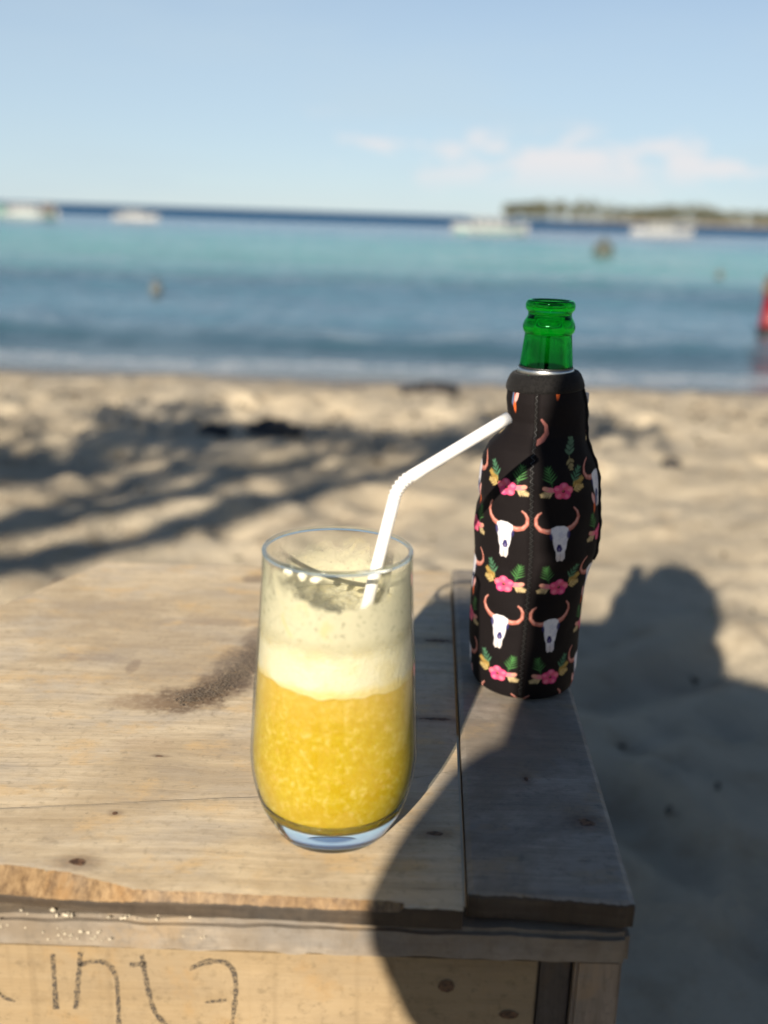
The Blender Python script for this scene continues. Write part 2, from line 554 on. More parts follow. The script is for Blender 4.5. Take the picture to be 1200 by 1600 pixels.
# ------------------------------------------------------------------ wood
def wood(name, pale, mid, dark, knots=(), stains=(), grain=(7.0, 170.0), axis_='x', extra=None, grey=0.5, contrast=1.0, rough=0.72, seed=0.0):
    """weathered board: grain along axis_, knots (x, y, rx, ry), stains (x, y, rx, ry, colour, strength)"""
    m, g = newmat(name)
    if axis_ == 'x':
        a, b, c = g.x, g.y, g.z
    elif axis_ == 'y':
        a, b, c = g.y, g.x, g.z
    else:
        a, b, c = g.z, g.x, g.y
    V = g.combine(g.math('ADD', a, seed), b, c)
    rip0 = g.noise(g.combine(g.math('MULTIPLY', a, 60), g.math('MULTIPLY', b, 900), c), 1.0, 3, 0.7)
    wob = g.math('MULTIPLY', g.math('SUBTRACT', g.noise(V, 9, 2), 0.5), 0.018)
    # knots push the grain aside
    kfac = None
    for (kx, ky, rx, ry) in knots:
        dx = g.math('DIVIDE', g.math('SUBTRACT', a, kx), rx)
        dy = g.math('DIVIDE', g.math('SUBTRACT', b, ky), ry)
        d = g.math('SQRT', g.math('ADD', g.math('MULTIPLY', dx, dx), g.math('MULTIPLY', dy, dy)))
        d = g.math('ADD', d, g.math('MULTIPLY', g.math('SUBTRACT', g.noise(V, 260, 3), 0.5), 0.9))
        k = g.math('MAXIMUM', g.step(d, 1.0, 0.45), g.step(d, 2.6, 0.7, 0.0, 0.42))
        kfac = k if kfac is None else g.math('MAXIMUM', kfac, k)
    b2 = g.math('ADD', b, wob)
    Vg = g.combine(g.math('MULTIPLY', g.math('ADD', a, seed), grain[0]), g.math('MULTIPLY', b2, grain[1]), g.math('MULTIPLY', c, grain[1]))
    gr = g.noise(Vg, 1.0, 6, 0.62)
    Vf = g.combine(g.math('MULTIPLY', a, grain[0] * 5), g.math('MULTIPLY', b2, grain[1] * 7), g.math('MULTIPLY', c, grain[1] * 7))
    fine = g.noise(Vf, 1.0, 3, 0.6)
    blot = g.noise(g.vmath('MULTIPLY', V, (1.0, 1.9, 1.9)), 16, 5, 0.62)
    blot2 = g.noise(g.vmath('MULTIPLY', V, (1.0, 2.4, 2.4)), 42, 5, 0.65)
    t = g.math('ADD', g.math('MULTIPLY', gr, 0.55 * contrast), g.math('MULTIPLY', fine, 0.22 * contrast))
    t = g.math('ADD', t, 0.5 - 0.385 * contrast)
    col = g.ramp(t, [(0.30, dark), (0.47, mid), (0.66, pale)])
    gl = sum(mid) / 3
    col = g.mix(g.step(blot, 0.42, 0.68, 0.0, grey), col, (gl * 0.74, gl * 0.70, gl * 0.65))
    col = g.mix(g.step(blot2, 0.50, 0.74, 0.0, grey * 0.9), col, tuple(v * 0.62 for v in mid))
    col = g.mix(g.step(blot, 0.40, 0.22, 0.0, 0.45), col, pale)
    big = g.noise(g.vmath('MULTIPLY', V, (1.0, 1.3, 1.0)), 7, 6, 0.68, 0.6)
    col = g.mix(g.step(big, 0.44, 0.62, 0.0, 0.95 * grey + 0.08), col, tuple(v * q for v, q in zip(mid, (0.62, 0.56, 0.48))))
    col = g.mix(g.step(big, 0.42, 0.28, 0.0, 0.5), col, tuple(min(0.8, v * 1.12) for v in pale))
    warm = g.noise(g.vmath('MULTIPLY', V, (1.0, 1.7, 1.0)), 24, 5, 0.65)
    col = g.mix(g.step(warm, 0.52, 0.68, 0.0, 0.55), col, tuple(v * q for v, q in zip(mid, (1.12, 0.94, 0.66))))
    sp1 = g.noise(V, 190, 5, 0.7)
    col = g.mix(g.step(sp1, 0.52, 0.70, 0.0, 0.5), col, tuple(v * 0.5 for v in mid))
    sp2 = g.noise(g.vmath('MULTIPLY', V, (1.0, 2.2, 1.0)), 75, 6, 0.75)
    col = g.mix(g.step(sp2, 0.50, 0.72, 0.0, 0.42), col, tuple(v * q for v, q in zip(mid, (0.60, 0.57, 0.53))))
    # short dark checks along the grain
    chk = g.noise(g.combine(g.math('MULTIPLY', a, 26), g.math('MULTIPLY', b2, 560), c), 1.0, 2, 0.5)
    col = g.mix(g.step(chk, 0.70, 0.78, 0.0, 0.55), col, tuple(v * 0.4 for v in dark))
    if extra:
        col = extra(g, col, V)
    for (kx, ky, rx, ry, sc, st) in stains:
        dx = g.math('DIVIDE', g.math('SUBTRACT', a, kx), rx)
        dy = g.math('DIVIDE', g.math('SUBTRACT', b, ky), ry)
        d = g.math('SQRT', g.math('ADD', g.math('MULTIPLY', dx, dx), g.math('MULTIPLY', dy, dy)))
        d = g.math('ADD', d, g.math('MULTIPLY', g.math('SUBTRACT', g.noise(V, 75, 5, 0.65), 0.5), 1.5))
        col = g.mix(g.math('MULTIPLY', g.step(d, 1.2, 0.55, 0.0, st), g.step(g.noise(V, 330, 4, 0.7), 0.30, 0.55, 0.45, 1.0)), col, sc)
    if kfac is not None:
        kc = g.mix(g.step(g.noise(V, 420, 3), 0.4, 0.65), (0.06, 0.032, 0.018), (0.16, 0.085, 0.045))
        col = g.mix(kfac, col, kc)
    col = g.mix(g.step(rip0, 0.55, 0.75, 0.0, 0.5), col, tuple(v * 0.75 for v in dark))
    hgt = g.math('ADD', g.math('MULTIPLY', gr, 0.6), g.math('MULTIPLY', fine, 0.5))
    hgt = g.math('SUBTRACT', hgt, g.step(chk, 0.70, 0.78, 0.0, 0.6))
    nb = g.bump(hgt, 0.4, 0.0006)
    nb = g.bump(g.noise(V, 1500, 2), 0.2, 0.0003, nb)
    g.l.new(bsdf(g, col, g.math('ADD', rough, g.math('MULTIPLY', g.math('SUBTRACT', blot2, 0.5), 0.3)), nb, Specular_IOR_Level=0.35), g.out.inputs[0])
    return m


BROWN = (0.11, 0.066, 0.038)
m_top = wood('weathered_top_wood', (0.6812, 0.5635, 0.3858), (0.5371, 0.4302, 0.2839), (0.3517, 0.2662, 0.1677),
             knots=[(-0.1262, 0.3771, 0.0062, 0.0036), (0.0281, 0.4066, 0.0060, 0.0028), (-0.1197, 0.415, 0.0022, 0.0018),
                    (-0.1106, 0.4681, 0.0030, 0.0010), (0.0389, 0.6284, 0.016, 0.004), (0.0325, 0.5184, 0.014, 0.0025)],
             stains=[(-0.113, 0.530, 0.024, 0.019, BROWN, 0.80), (-0.094, 0.549, 0.020, 0.021, BROWN, 0.85),
                     (-0.084, 0.580, 0.017, 0.034, (0.10, 0.07, 0.05), 0.85), (-0.078, 0.615, 0.012, 0.036, (0.13, 0.09, 0.06), 0.7), (-0.125, 0.60, 0.07, 0.055, (0.30, 0.235, 0.165), 0.35),
                     (-0.135, 0.527, 0.020, 0.012, (0.27, 0.185, 0.11), 0.6), (-0.150, 0.572, 0.004, 0.012, (0.22, 0.16, 0.11), 0.6),
                     (-0.180, 0.585, 0.026, 0.006, (0.30, 0.24, 0.18), 0.5), (-0.110, 0.648, 0.030, 0.007, (0.30, 0.23, 0.16), 0.55),
                     (-0.094, 0.735, 0.014, 0.010, (0.15, 0.11, 0.08), 0.6), (-0.19, 0.66, 0.05, 0.03, (0.33, 0.26, 0.18), 0.4),
                     (-0.12, 0.48, 0.018, 0.008, (0.36, 0.25, 0.15), 0.35)],
             grey=0.42)
m_side = wood('weathered_side_wood', (0.3713, 0.3271, 0.2681), (0.2662, 0.233, 0.1888), (0.1609, 0.1351, 0.1093),
              knots=[(0.0754, 0.4538, 0.0016, 0.0030), (0.0985, 0.4173, 0.0055, 0.0045)],
              stains=[(0.085, 0.43, 0.02, 0.02, (0.18, 0.15, 0.12), 0.5)], grey=0.6, seed=2.0)
m_rail = wood('grey_rail_wood', (0.3276, 0.2808, 0.2184), (0.234, 0.195, 0.1482), (0.1326, 0.1053, 0.078), grey=0.7, seed=4.0)
m_pine = wood('pale_pine', (0.2824, 0.2129, 0.1246), (0.2396, 0.1754, 0.09785), (0.1729, 0.1194, 0.06324),
              knots=[], grain=(5.0, 120.0), grey=0.15, contrast=0.8, seed=6.0)
m_raw = wood('raw_broken_wood', (0.315, 0.21, 0.105), (0.225, 0.1425, 0.0675), (0.09, 0.0525, 0.02625), axis_='y', grain=(12.0, 330.0), grey=0.35, contrast=2.2, seed=3.0)
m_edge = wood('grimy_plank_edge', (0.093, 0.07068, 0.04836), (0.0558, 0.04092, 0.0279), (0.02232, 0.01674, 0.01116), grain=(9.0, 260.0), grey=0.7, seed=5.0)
m_dark = wood('dark_leg_wood', (0.13, 0.11, 0.09), (0.085, 0.07, 0.058), (0.045, 0.038, 0.032), axis_='z', grey=0.4, seed=8.0)
m_leg = wood('grey_leg_wood', (0.36, 0.29, 0.22), (0.26, 0.21, 0.16), (0.15, 0.12, 0.09), axis_='z', grey=0.6, seed=9.0)


def lerp(a, b, t):
    return a + (b - a) * t


def board(name, xl, xr, yf, yb, ztop, thick, mat, nx=150, ny=40, rnd=0.0016, chip=None, seed=1, raw=None, warp=0.0006):
    """a plank with a softly worn rim. xl/xr: functions of y, yf/yb: functions of x, chip(x) -> (set-back, drop) of a broken front edge"""
    rows = []        # (t across front->back or special, kind)
    xs = np.linspace(0, 1, nx)
    V, F, MI = [], [], []
    # cross-section around the board: front bottom, front face, chip, top, back face, back bottom
    sec = []
    for j in range(ny + 1):
        sec.append(('top', j / ny))
    ring = [('fb', 0), ('f1', 0), ('f2', 0)] + sec + [('b2', 0), ('b1', 0), ('bb', 0)]
    r_ = np.random.default_rng(seed)
    jit = np.cumsum(r_.normal(0, 1, nx))
    jit = (jit - np.linspace(jit[0], jit[-1], nx)) * 0.00012
    rag = r_.normal(0, 0.00018, nx)
    cols = []
    for i, t in enumerate(xs):
        colv = []
        xm = lerp(xl((yf(0) + yb(0)) / 2), xr(0.5), t)
        f0, b0 = yf(xm), yb(xm)
        for _ in range(8):
            xf, xb = lerp(xl(f0), xr(f0), t), lerp(xl(b0), xr(b0), t)
            f0, b0 = yf(xf), yb(xb)
        cx, cz = chip(xf) if chip else (0, 0)
        end = min(1.0, min(t, 1 - t) * (nx / 2.2))          # rounded ends
        for kind, s in ring:
            if kind == 'top':
                y = lerp(f0 + cx + rnd + (rag[i] if chip else 0), b0 - rnd, s)
                edge = min(s, 1 - s)
                z = ztop + warp * (fnoise(np.array([xm * 1.0]), np.array([y]), 22.0, seed, 2)[0]) - (rnd * 0.35 if s in (0, 1) else 0)
                z -= (1 - end) * rnd * 0.8
            elif kind == 'f2':
                y, z = f0 + jit[i] + rnd * 0.25, ztop - max(rnd, cz) + rag[i]
            elif kind == 'f1':
                y, z = f0 + jit[i], ztop - max(rnd * 1.6, cz + 0.0012) + rag[i]
            elif kind == 'fb':
                y, z = f0 + jit[i] + 0.0006, ztop - thick
            elif kind == 'b2':
                y, z = b0 - rnd * 0.2, ztop - rnd
            elif kind == 'b1':
                y, z = b0, ztop - rnd * 2
            else:
                y, z = b0, ztop - thick
            x = lerp(xl(y), xr(y), t)
            colv.append((x, y, z))
        cols.append(colv)
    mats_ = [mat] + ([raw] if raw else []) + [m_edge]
    m = len(ring)
    for c in cols:
        V += c
    for i in range(nx - 1):
        for j in range(m - 1):
            F.append((i * m + j, (i + 1) * m + j, (i + 1) * m + j + 1, i * m + j + 1))
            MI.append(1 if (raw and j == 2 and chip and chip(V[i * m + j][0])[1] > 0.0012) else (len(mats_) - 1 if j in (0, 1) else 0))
        F.append((i * m + m - 1, (i + 1) * m + m - 1, (i + 1) * m, i * m))
        MI.append(0)
    F.append(tuple(range(m)))
    MI.append(0)
    F.append(tuple((nx - 1) * m + j for j in range(m))[::-1])
    MI.append(0)
    o = mesh_obj(name, V, F, mats=mats_, mat_idx=MI, smooth=False)
    return o


def box(name, x0, x1, y0, y1, z0, z1, mat, bev=0.0015, seed=1, jitter=0.0004, cuts=14, freq=40):
    bm = bmesh.new()
    bmesh.ops.create_cube(bm, size=1)
    for v in bm.verts:
        v.co = Vector((lerp(x0, x1, v.co.x + .5), lerp(y0, y1, v.co.y + .5), lerp(z0, z1, v.co.z + .5)))
    long_ = max(x1 - x0, y1 - y0, z1 - z0)
    ed = [e for e in bm.edges if e.calc_length() > long_ * 0.7]
    bmesh.ops.subdivide_edges(bm, edges=ed, cuts=cuts)
    bmesh.ops.bevel(bm, geom=[e for e in bm.edges if e.calc_face_angle(0) > 1], offset=bev, segments=2, affect='EDGES')
    for v in bm.verts:
        v.co += Vector((mnoise.noise(v.co * freq + Vector((seed, 0, 0))), mnoise.noise(v.co * freq + Vector((0, seed, 5))), mnoise.noise(v.co * freq + Vector((3, 0, seed))))) * jitter
    me = bpy.data.meshes.new(name)
    bm.to_mesh(me)
    bm.free()
    me.materials.append(mat)
    o = bpy.data.objects.new(name, me)
    COL.objects.link(o)
    return o


table = thing('beach_table', 'low weathered wooden table of grey planks standing on the sand', 'table', (-0.1, 0.55, SAND_Z))


def left_end(y):
    return -0.2234 + (y - 0.7543) * 0.467       # the slanting far-left end


def gap(y):
    return float(np.interp(y, [0.35, 0.4653, 0.6293, 0.7549, 0.78], [0.0383, 0.0428, 0.0495, 0.0541, 0.055]))


def a_front(x):
    return float(np.interp(x, [-0.45, -0.16, -0.13, -0.1, 0.005, 0.0384], [0.367, 0.3630, 0.3610, 0.3572, 0.3560, 0.3545]))


def a_chip(x):
    s = float(np.interp(x, [-0.45, -0.20, -0.1576, -0.129, -0.108, -0.097, -0.05, 0.0, 0.02, 0.05], [0.010, 0.011, 0.0105, 0.0085, 0.0055, 0.0030, 0.0028, 0.0022, 0.0008, 0.0004]))
    s += 0.0007 * mnoise.noise(Vector((x * 90, 0, 0))) + 0.0005 * mnoise.noise(Vector((x * 320, 4, 0)))
    s = max(0.0003, s)
    return s, min(0.0062, 0.0005 + s * 0.42 + (0.002 if s > 0.0012 else 0))


def crack(x):
    return float(np.interp(x, [-0.45, -0.1735, -0.1163, -0.0508, 0.0044, 0.0422, 0.06], [0.40, 0.4160, 0.4249, 0.4338, 0.4480, 0.4640, 0.468])) + 0.0006 * mnoise.noise(Vector((x * 60, 1, 7)))


part(board('plank', left_end, lambda y: gap(y) - 0.0009, a_front, lambda x: crack(x) - 0.00012, 0.0, 0.0105, m_top, 260, 26, 0.0004, a_chip, 3, m_raw), table, 'front plank with a splintered, broken front edge')
part(board('plank', left_end, lambda y: gap(y) - 0.0009, lambda x: crack(x) + 0.00030, lambda x: 0.7668 + 0.012 * (x - 0.05), -0.0005, 0.0105, m_top, 160, 60, 0.0004, None, 5), table, 'wide rear plank with a dark ring stain')
part(board('plank', lambda y: gap(y) + 0.0012, lambda y: 0.1088 + (y - 0.36) * 0.034, lambda x: 0.3640 - 0.055 * (x - 0.0417), lambda x: 0.769, 0.0016, 0.0125, m_side, 60, 90, 0.0016, None, 8, None, 0.0008), table, 'grey narrow plank along the right edge')

rail = part(box('rail', -0.40, 0.1085, 0.3585, 0.376, -0.0292, -0.0134, m_rail, 0.0022, 4, 0.0010, 160, 90), table)
rail_b = part(box('rail', -0.26, 0.112, 0.745, 0.762, -0.0292, -0.0142, m_rail, 0.0022, 5, 0.0007), table)
part(box('rail', 0.092, 0.1075, 0.3775, 0.744, -0.0290, -0.0130, m_rail, 0.002, 6), table)
apron = part(box('apron_board', -0.385, 0.0715, 0.3622, 0.374, -0.135, -0.0296, m_pine, 0.001, 7, 0.0003), table, 'pale pine board under the table edge with pencil letters')
part(box('apron_board', -0.25, 0.085, 0.747, 0.759, -0.135, -0.0296, m_pine, 0.001, 8, 0.0003), table)
part(box('leg', 0.0722, 0.0868, 0.367, 0.395, SAND_Z - 0.05, -0.0296, m_dark, 0.001, 9), table, 'dark inner post of the corner leg')
part(box('leg', 0.0874, 0.1072, 0.3630, 0.395, SAND_Z - 0.05, -0.0296, m_leg, 0.0015, 10), table)
part(box('leg', 0.0790, 0.1070, 0.725, 0.744, SAND_Z - 0.05, -0.0296, m_leg, 0.0015, 11), table)
part(box('leg', -0.25, -0.22, 0.725, 0.744, SAND_Z - 0.05, -0.0296, m_leg, 0.0015, 12), table)
part(box('leg', -0.382, -0.352, 0.3755, 0.402, SAND_Z - 0.05, -0.0296, m_leg, 0.0015, 13), table)

# knots of the pine apron and the rail are small round plugs of hard dark wood, flush with the face
m_knot = simple('knot_wood', (0.085, 0.045, 0.022), 0.7, 0.5, 500)


def disc(name, c, rx, rz, mat, parent, seed=0, y=0.0):
    vs = [(c[0], c[1] - 0.0002, c[2])]
    n = 22
    for k in range(n):
        a = 2 * math.pi * k / n
        q = 1 + 0.16 * mnoise.noise(Vector((math.cos(a) * 2 + seed, math.sin(a) * 2, seed)))
        vs.append((c[0] + rx * q * math.cos(a), c[1], c[2] + rz * q * math.sin(a)))
    fs = [(0, 1 + (k + 1) % n, 1 + k) for k in range(n)]
    return part(mesh_obj(name, vs, fs, mat), parent)


disc('knot', (0.0331, 0.3617, -0.0441), 0.0034, 0.0031, m_knot, apron, 1)
disc('knot', (0.0606, 0.3617, -0.0578), 0.0042, 0.0022, m_knot, apron, 2)

# pencil letters: ... i n t a
m_pencil, g = newmat('pencil_graphite')
pn = g.noise(g.P, 900, 3, 0.7)
tr = g.node('ShaderNodeBsdfTransparent')
g.l.new(g.mixs(g.step(pn, 0.38, 0.62, 0.10, 0.80), tr.outputs[0], bsdf(g, (0.05, 0.042, 0.036), 0.6)), g.out.inputs[0])


def fx(px, py):
    """a spot on the apron face, from its place along (px) and down (py) the board"""
    return (-0.1587 + (px / 370.0) * 0.1026 + (1600 - py) * 0.00002, 0.3618, -0.0379 - (py - 1500) * 0.000332 + px * 0.0000115)


def stroke(pts, w):
    P_ = smooth_profile([(a, b) for a, b in pts], 26) if len(pts) > 2 else [(lerp(pts[0][0], pts[1][0], k / 10), lerp(pts[0][1], pts[1][1], k / 10)) for k in range(11)]
    vs, fs = [], []
    for i, (a, b) in enumerate(P_):
        a2, b2 = P_[min(i + 1, len(P_) - 1)]
        a1, b1 = P_[max(i - 1, 0)]
        t = Vector((a2 - a1, b2 - b1)).normalized()
        ww = 1.25 * w * (1 + 0.7 * mnoise.noise(Vector((a * 0.11, b * 0.11, 3))))
        for s in (-1, 1):
            x, y, z = fx(a - t.y * ww * s, b + t.x * ww * s)
            vs.append((x, y, z))
    for i in range(len(P_) - 1):
        fs.append((2 * i, 2 * i + 1, 2 * i + 3, 2 * i + 2))
    o = mesh_obj('pencil_stroke', vs, fs, m_pencil, smooth=False)
    return part(o, apron)


stroke([(-14, 1556), (-2, 1552), (8, 1560), (24, 1566)], 1.6)
stroke([(82, 1492), (85, 1535), (88, 1578)], 3.0)
stroke([(125, 1490), (122, 1530), (118, 1578)], 3.2)
stroke([(121, 1512), (140, 1505), (166, 1508), (180, 1530), (184, 1570), (186, 1606)], 2.6)
stroke([(218, 1494), (226, 1532), (240, 1580), (262, 1606)], 2.8)
stroke([(200, 1510), (226, 1507)], 2.8)
stroke([(292, 1516), (318, 1505), (348, 1507), (362, 1526), (365, 1560), (362, 1606)], 2.8)
stroke([(318, 1568), (352, 1564)], 1.8)

# crumbs of coral sand lying on the ledge, and dark sand stuck in the ring stain
m_crumb = simple('coral_crumbs', (0.465, 0.405, 0.3), 0.8, 0.3, 600)
m_grain = simple('dark_sand', (0.119, 0.0945, 0.07), 0.8, 0.7, 3000)


def crumbs(name, spots, mat, label):
    vs, fs = [], []
    for (x, y, z, s) in spots:
        b0 = len(vs)
        for d in ((1, 0, 0), (-1, 0, 0), (0, 1, 0), (0, -1, 0), (0, 0, 1), (0, 0, -1)):
            q = s * rng.uniform(0.45, 1.4)
            vs.append((x + d[0] * q + rng.normal(0, s * .15), y + d[1] * q + rng.normal(0, s * .15), z + d[2] * q * 0.8))
        for f in ((0, 2, 4), (2, 1, 4), (1, 3, 4), (3, 0, 4), (2, 0, 5), (1, 2, 5), (3, 1, 5), (0, 3, 5)):
            fs.append(tuple(b0 + k for k in f))
    o = mesh_obj(name, vs, fs, mat, smooth=True)
    o['kind'] = 'stuff'
    o['label'] = label
    return o


sp_ = []
for (cx, n, sd) in ((-0.128, 18, 0.003), (-0.104, 9, 0.003), (-0.150, 3, 0.010), (-0.08, 3, 0.012)):
    for k in range(n):
        s = abs(rng.normal(0.0006, 0.0004)) + 0.0003
        sp_.append((rng.normal(cx, sd), rng.uniform(0.3590, 0.3625), -0.0134 + s * 0.5 - 0.0006, s))
for (cx, cz, n, sd) in ((-0.152, -0.0195, 7, 0.003), (-0.128, -0.021, 14, 0.003), (-0.112, -0.0215, 9, 0.004), (-0.07, -0.022, 4, 0.003)):
    for k in range(n):
        s = abs(rng.normal(0.0004, 0.0002)) + 0.0002
        sp_.append((rng.normal(cx, sd), 0.3583, min(-0.0150, max(-0.0270, rng.normal(cz, 0.0018))), s))
crumbs('coral_crumbs', sp_, m_crumb, 'white coral sand crumbs stuck along the front ledge of the table')
sp_ = []
for k in range(2600):
    t = rng.random()
    cx, cy = np.interp(t, [0, .35, .7, 1], [-0.112, -0.094, -0.081, -0.074]), np.interp(t, [0, .35, .7, 1], [0.528, 0.545, 0.578, 0.622])
    w = np.interp(t, [0, .35, .7, 1], [0.005, 0.0055, 0.007, 0.006])
    x, y = rng.normal(cx, w * 0.75), rng.normal(cy, w)
    s = rng.uniform(0.00018, 0.00042)
    sp_.append((x, y, 0.0005 + s * 0.4, s))
for k in range(240):
    s = rng.uniform(0.00012, 0.0003)
    x, y = rng.uniform(-0.22, 0.03), rng.uniform(0.385, 0.70)
    sp_.append((x, y, 0.0003 + s * 0.4, s))
crumbs('dark_sand_grains', sp_, m_grain, 'dark sand grains dried into the ring stain on the rear plank')

# ------------------------------------------------------------------ glass of juice
GC = (-0.0191, 0.4140)
outer = smooth_profile([(0.0255, 0.0004), (0.0268, 0.0022), (0.0290, 0.0060), (0.0318, 0.0110), (0.0345, 0.0185), (0.0365, 0.0270), (0.0374, 0.0360),
                        (0.0371, 0.0460), (0.0362, 0.0620), (0.0351, 0.0800), (0.0337, 0.1000), (0.0326, 0.1180), (0.03195, 0.1320)], 84)
WALL = 0.0014


def r_out(z):
    o = np.array(outer)
    return float(np.interp(z, o[:, 1], o[:, 0]))


# thin blown wall: at this thickness rays go nearly straight through, so it is clear with a Fresnel mirror
m_wall, g = newmat('clear_glass_wall')
lw = g.node('ShaderNodeLayerWeight')
lw.inputs[0].default_value = 0.5
f5 = g.math('POWER', lw.outputs['Facing'], 4.0)
fac = g.math('ADD', 0.035, g.math('MULTIPLY', f5, 0.55))
tr = g.node('ShaderNodeBsdfTransparent')
g.put(tr.inputs[0], g.mix(f5, (0.985, 0.99, 0.985), (0.62, 0.72, 0.74)))
gl = g.node('ShaderNodeBsdfGlossy')
gl.inputs['Roughness'].default_value = 0.03
g.l.new(g.mixs(fac, tr.outputs[0], gl.outputs[0]), g.out.inputs[0])

m_solid, g = newmat('clear_glass_base')
gls = g.node('ShaderNodeBsdfGlass')
gls.inputs['IOR'].default_value = 1.48
gls.inputs['Roughness'].default_value = 0.025
g.put(gls.inputs[0], (0.95, 0.98, 0.97))
g.l.new(gls.outputs[0], g.out.inputs[0])

glass = thing('drinking_glass', 'clear stemless glass tumbler of mango juice at the front of the table', 'glass', (GC[0], GC[1], 0.0004))
wp = [(r, z) for r, z in outer if z > 0.0150]
inner = [(r - WALL, z) for r, z in wp]
lathe('bowl_wall', wp, m_wall, GC, 128, glass)
rimr = outer[-1][0] - WALL / 2
rim = [(rimr + math.cos(a) * 0.00105, 0.1322 + math.sin(a) * 0.00105) for a in np.linspace(0, 2 * math.pi, 17)]
lathe('rim', rim, m_solid, GC, 128, glass)
floor_z = 0.0125
bp = [(0.0001, 0.0022), (0.018, 0.0020), (0.0235, 0.0008)] + [(r, z) for r, z in outer if z <= 0.0175]
top_r = bp[-1][0]
bp += [(top_r - 0.0006, 0.0180), (top_r - WALL, 0.0177)] + [(top_r - WALL - 0.0022, 0.0148), (top_r - WALL - 0.0062, 0.0128), (0.014, 0.0114), (0.0001, 0.0110)]
lathe('base', bp, m_solid, GC, 128, glass)

drink = thing('mango_juice', 'yellow mango juice with a pale foam head filling the tumbler', 'juice', (GC[0], GC[1], 0.009))
JZ, FZ = 0.0795, 0.1045
m_juice, g = newmat('mango_juice')
n1 = g.noise(g.P, 380, 6, 0.68, 0.5)
n2 = g.noise(g.P, 70, 4, 0.6, 0.8)
c = g.ramp(n1, [(0.34, (0.325, 0.222, 0.003)), (0.52, (0.37, 0.275, 0.012)), (0.66, (0.44, 0.345, 0.085))])
c = g.mix(g.step(n2, 0.40, 0.66, 0.0, 0.55), c, (0.34, 0.222, 0.003))
c = g.mix(g.step(g.noise(g.P, 120, 5, 0.7, 1.5), 0.56, 0.72, 0.0, 0.5), c, (0.4896, 0.3384, 0.1008))
# pulpier and paler just below the foam
c = g.mix(g.step(g.math('ADD', g.z, g.math('MULTIPLY', n1, 0.02)), 0.066, 0.094, 0.0, 0.45), c, (0.45, 0.3, 0.075))
g.l.new(bsdf(g, c, 0.28, g.bump(n1, 0.1, 0.0006), Subsurface_Weight=0.55, Subsurface_Radius=(0.006, 0.004, 0.0008), Subsurface_Scale=1.0, Coat_Weight=0.35, Coat_Roughness=0.06), g.out.inputs[0])
EPS = 0.00025
jp = [(0.0001, 0.0107), (0.014, 0.0111), (top_r - WALL - 0.0060, 0.0125), (top_r - WALL - 0.0020, 0.0145), (top_r - WALL + EPS, 0.0175)]
jp += [(r + EPS, z) for r, z in inner if 0.0180 < z < JZ] + [(r_out(JZ) - WALL + EPS, JZ)]
a_ = np.linspace(0, 2 * np.pi, 160, endpoint=False)
p_ = np.array(jp)
lift = np.clip((p_[:, 1:2] - 0.06) / (JZ - 0.06), 0, 1) * (0.0011 * np.sin(a_ * 2 + 0.5) + 0.0006 * np.sin(a_ * 5 + 1.0) + 0.00035 * np.sin(a_ * 13 + 2.0) + 0.0003 * np.sin(a_ * 23))[None]
part(grid_obj('juice', GC[0] + p_[:, :1] * np.cos(a_), GC[1] + p_[:, :1] * np.sin(a_), p_[:, 1:2] + lift, m_juice, True, True), drink)

m_foam, g = newmat('juice_foam')
n1 = g.noise(g.P, 420, 4, 0.6)
n2 = g.noise(g.P, 60, 3, 0.6)
c = g.mix(g.step(n2, 0.42, 0.70, 0.0, 0.7), (0.4822, 0.4538, 0.312), (0.4618, 0.3995, 0.2065))
c = g.mix(g.step(n1, 0.58, 0.72, 0.0, 0.35), c, (0.4056, 0.3822, 0.2496))
mixz = g.step(g.math('ADD', g.z, g.math('MULTIPLY', g.math('SUBTRACT', g.noise(g.P, 110, 4, 0.6), 0.5), 0.006)), JZ + 0.0045, JZ + 0.0005)
c = g.mix(g.math('MULTIPLY', mixz, 0.7), c, (0.47, 0.36, 0.10))
vor = g.node('ShaderNodeTexVoronoi')
g.l.new(g.P, vor.inputs['Vector'])
vor.inputs['Scale'].default_value = 620
nb = g.bump(vor.outputs['Distance'], 0.35, 0.0006)
g.l.new(bsdf(g, c, 0.5, nb, Subsurface_Weight=0.3, Subsurface_Radius=(0.004, 0.0035, 0.002), Subsurface_Scale=1.0), g.out.inputs[0])
fp = [(r_out(JZ) - WALL + EPS, JZ)] + [(r + EPS, z) for r, z in inner if JZ + 0.0005 < z < FZ] + [(r_out(FZ) - WALL + EPS, FZ)]
ring_r = r_out(FZ) - WALL
fp += [(ring_r * k, FZ - 0.002 + 0.002 * k ** 6) for k in np.linspace(0.985, 0.004, 26)]
p_ = np.array(fp)
low_lift = np.clip(1 - (p_[:, 1:2] - JZ) / 0.012, 0, 1) * (0.0011 * np.sin(a_ * 2 + 0.5) + 0.0006 * np.sin(a_ * 5 + 1.0) + 0.00035 * np.sin(a_ * 13 + 2.0) + 0.0003 * np.sin(a_ * 23))[None]
FXx, FYy = p_[:, :1] * np.cos(a_), p_[:, :1] * np.sin(a_)
topm = np.zeros((len(p_), 1))
topm[-26:] = 1
bum = topm * np.clip((0.98 * ring_r - np.hypot(FXx, FYy)) / 0.004, 0, 1) * (0.004 * fnoise(FXx, FYy, 180, 81, 3) + 0.002 * fnoise(FXx, FYy, 500, 82, 2))
foam = part(grid_obj('foam', GC[0] + FXx, GC[1] + FYy, p_[:, 1:2] + low_lift + bum, m_foam, True, True), drink)

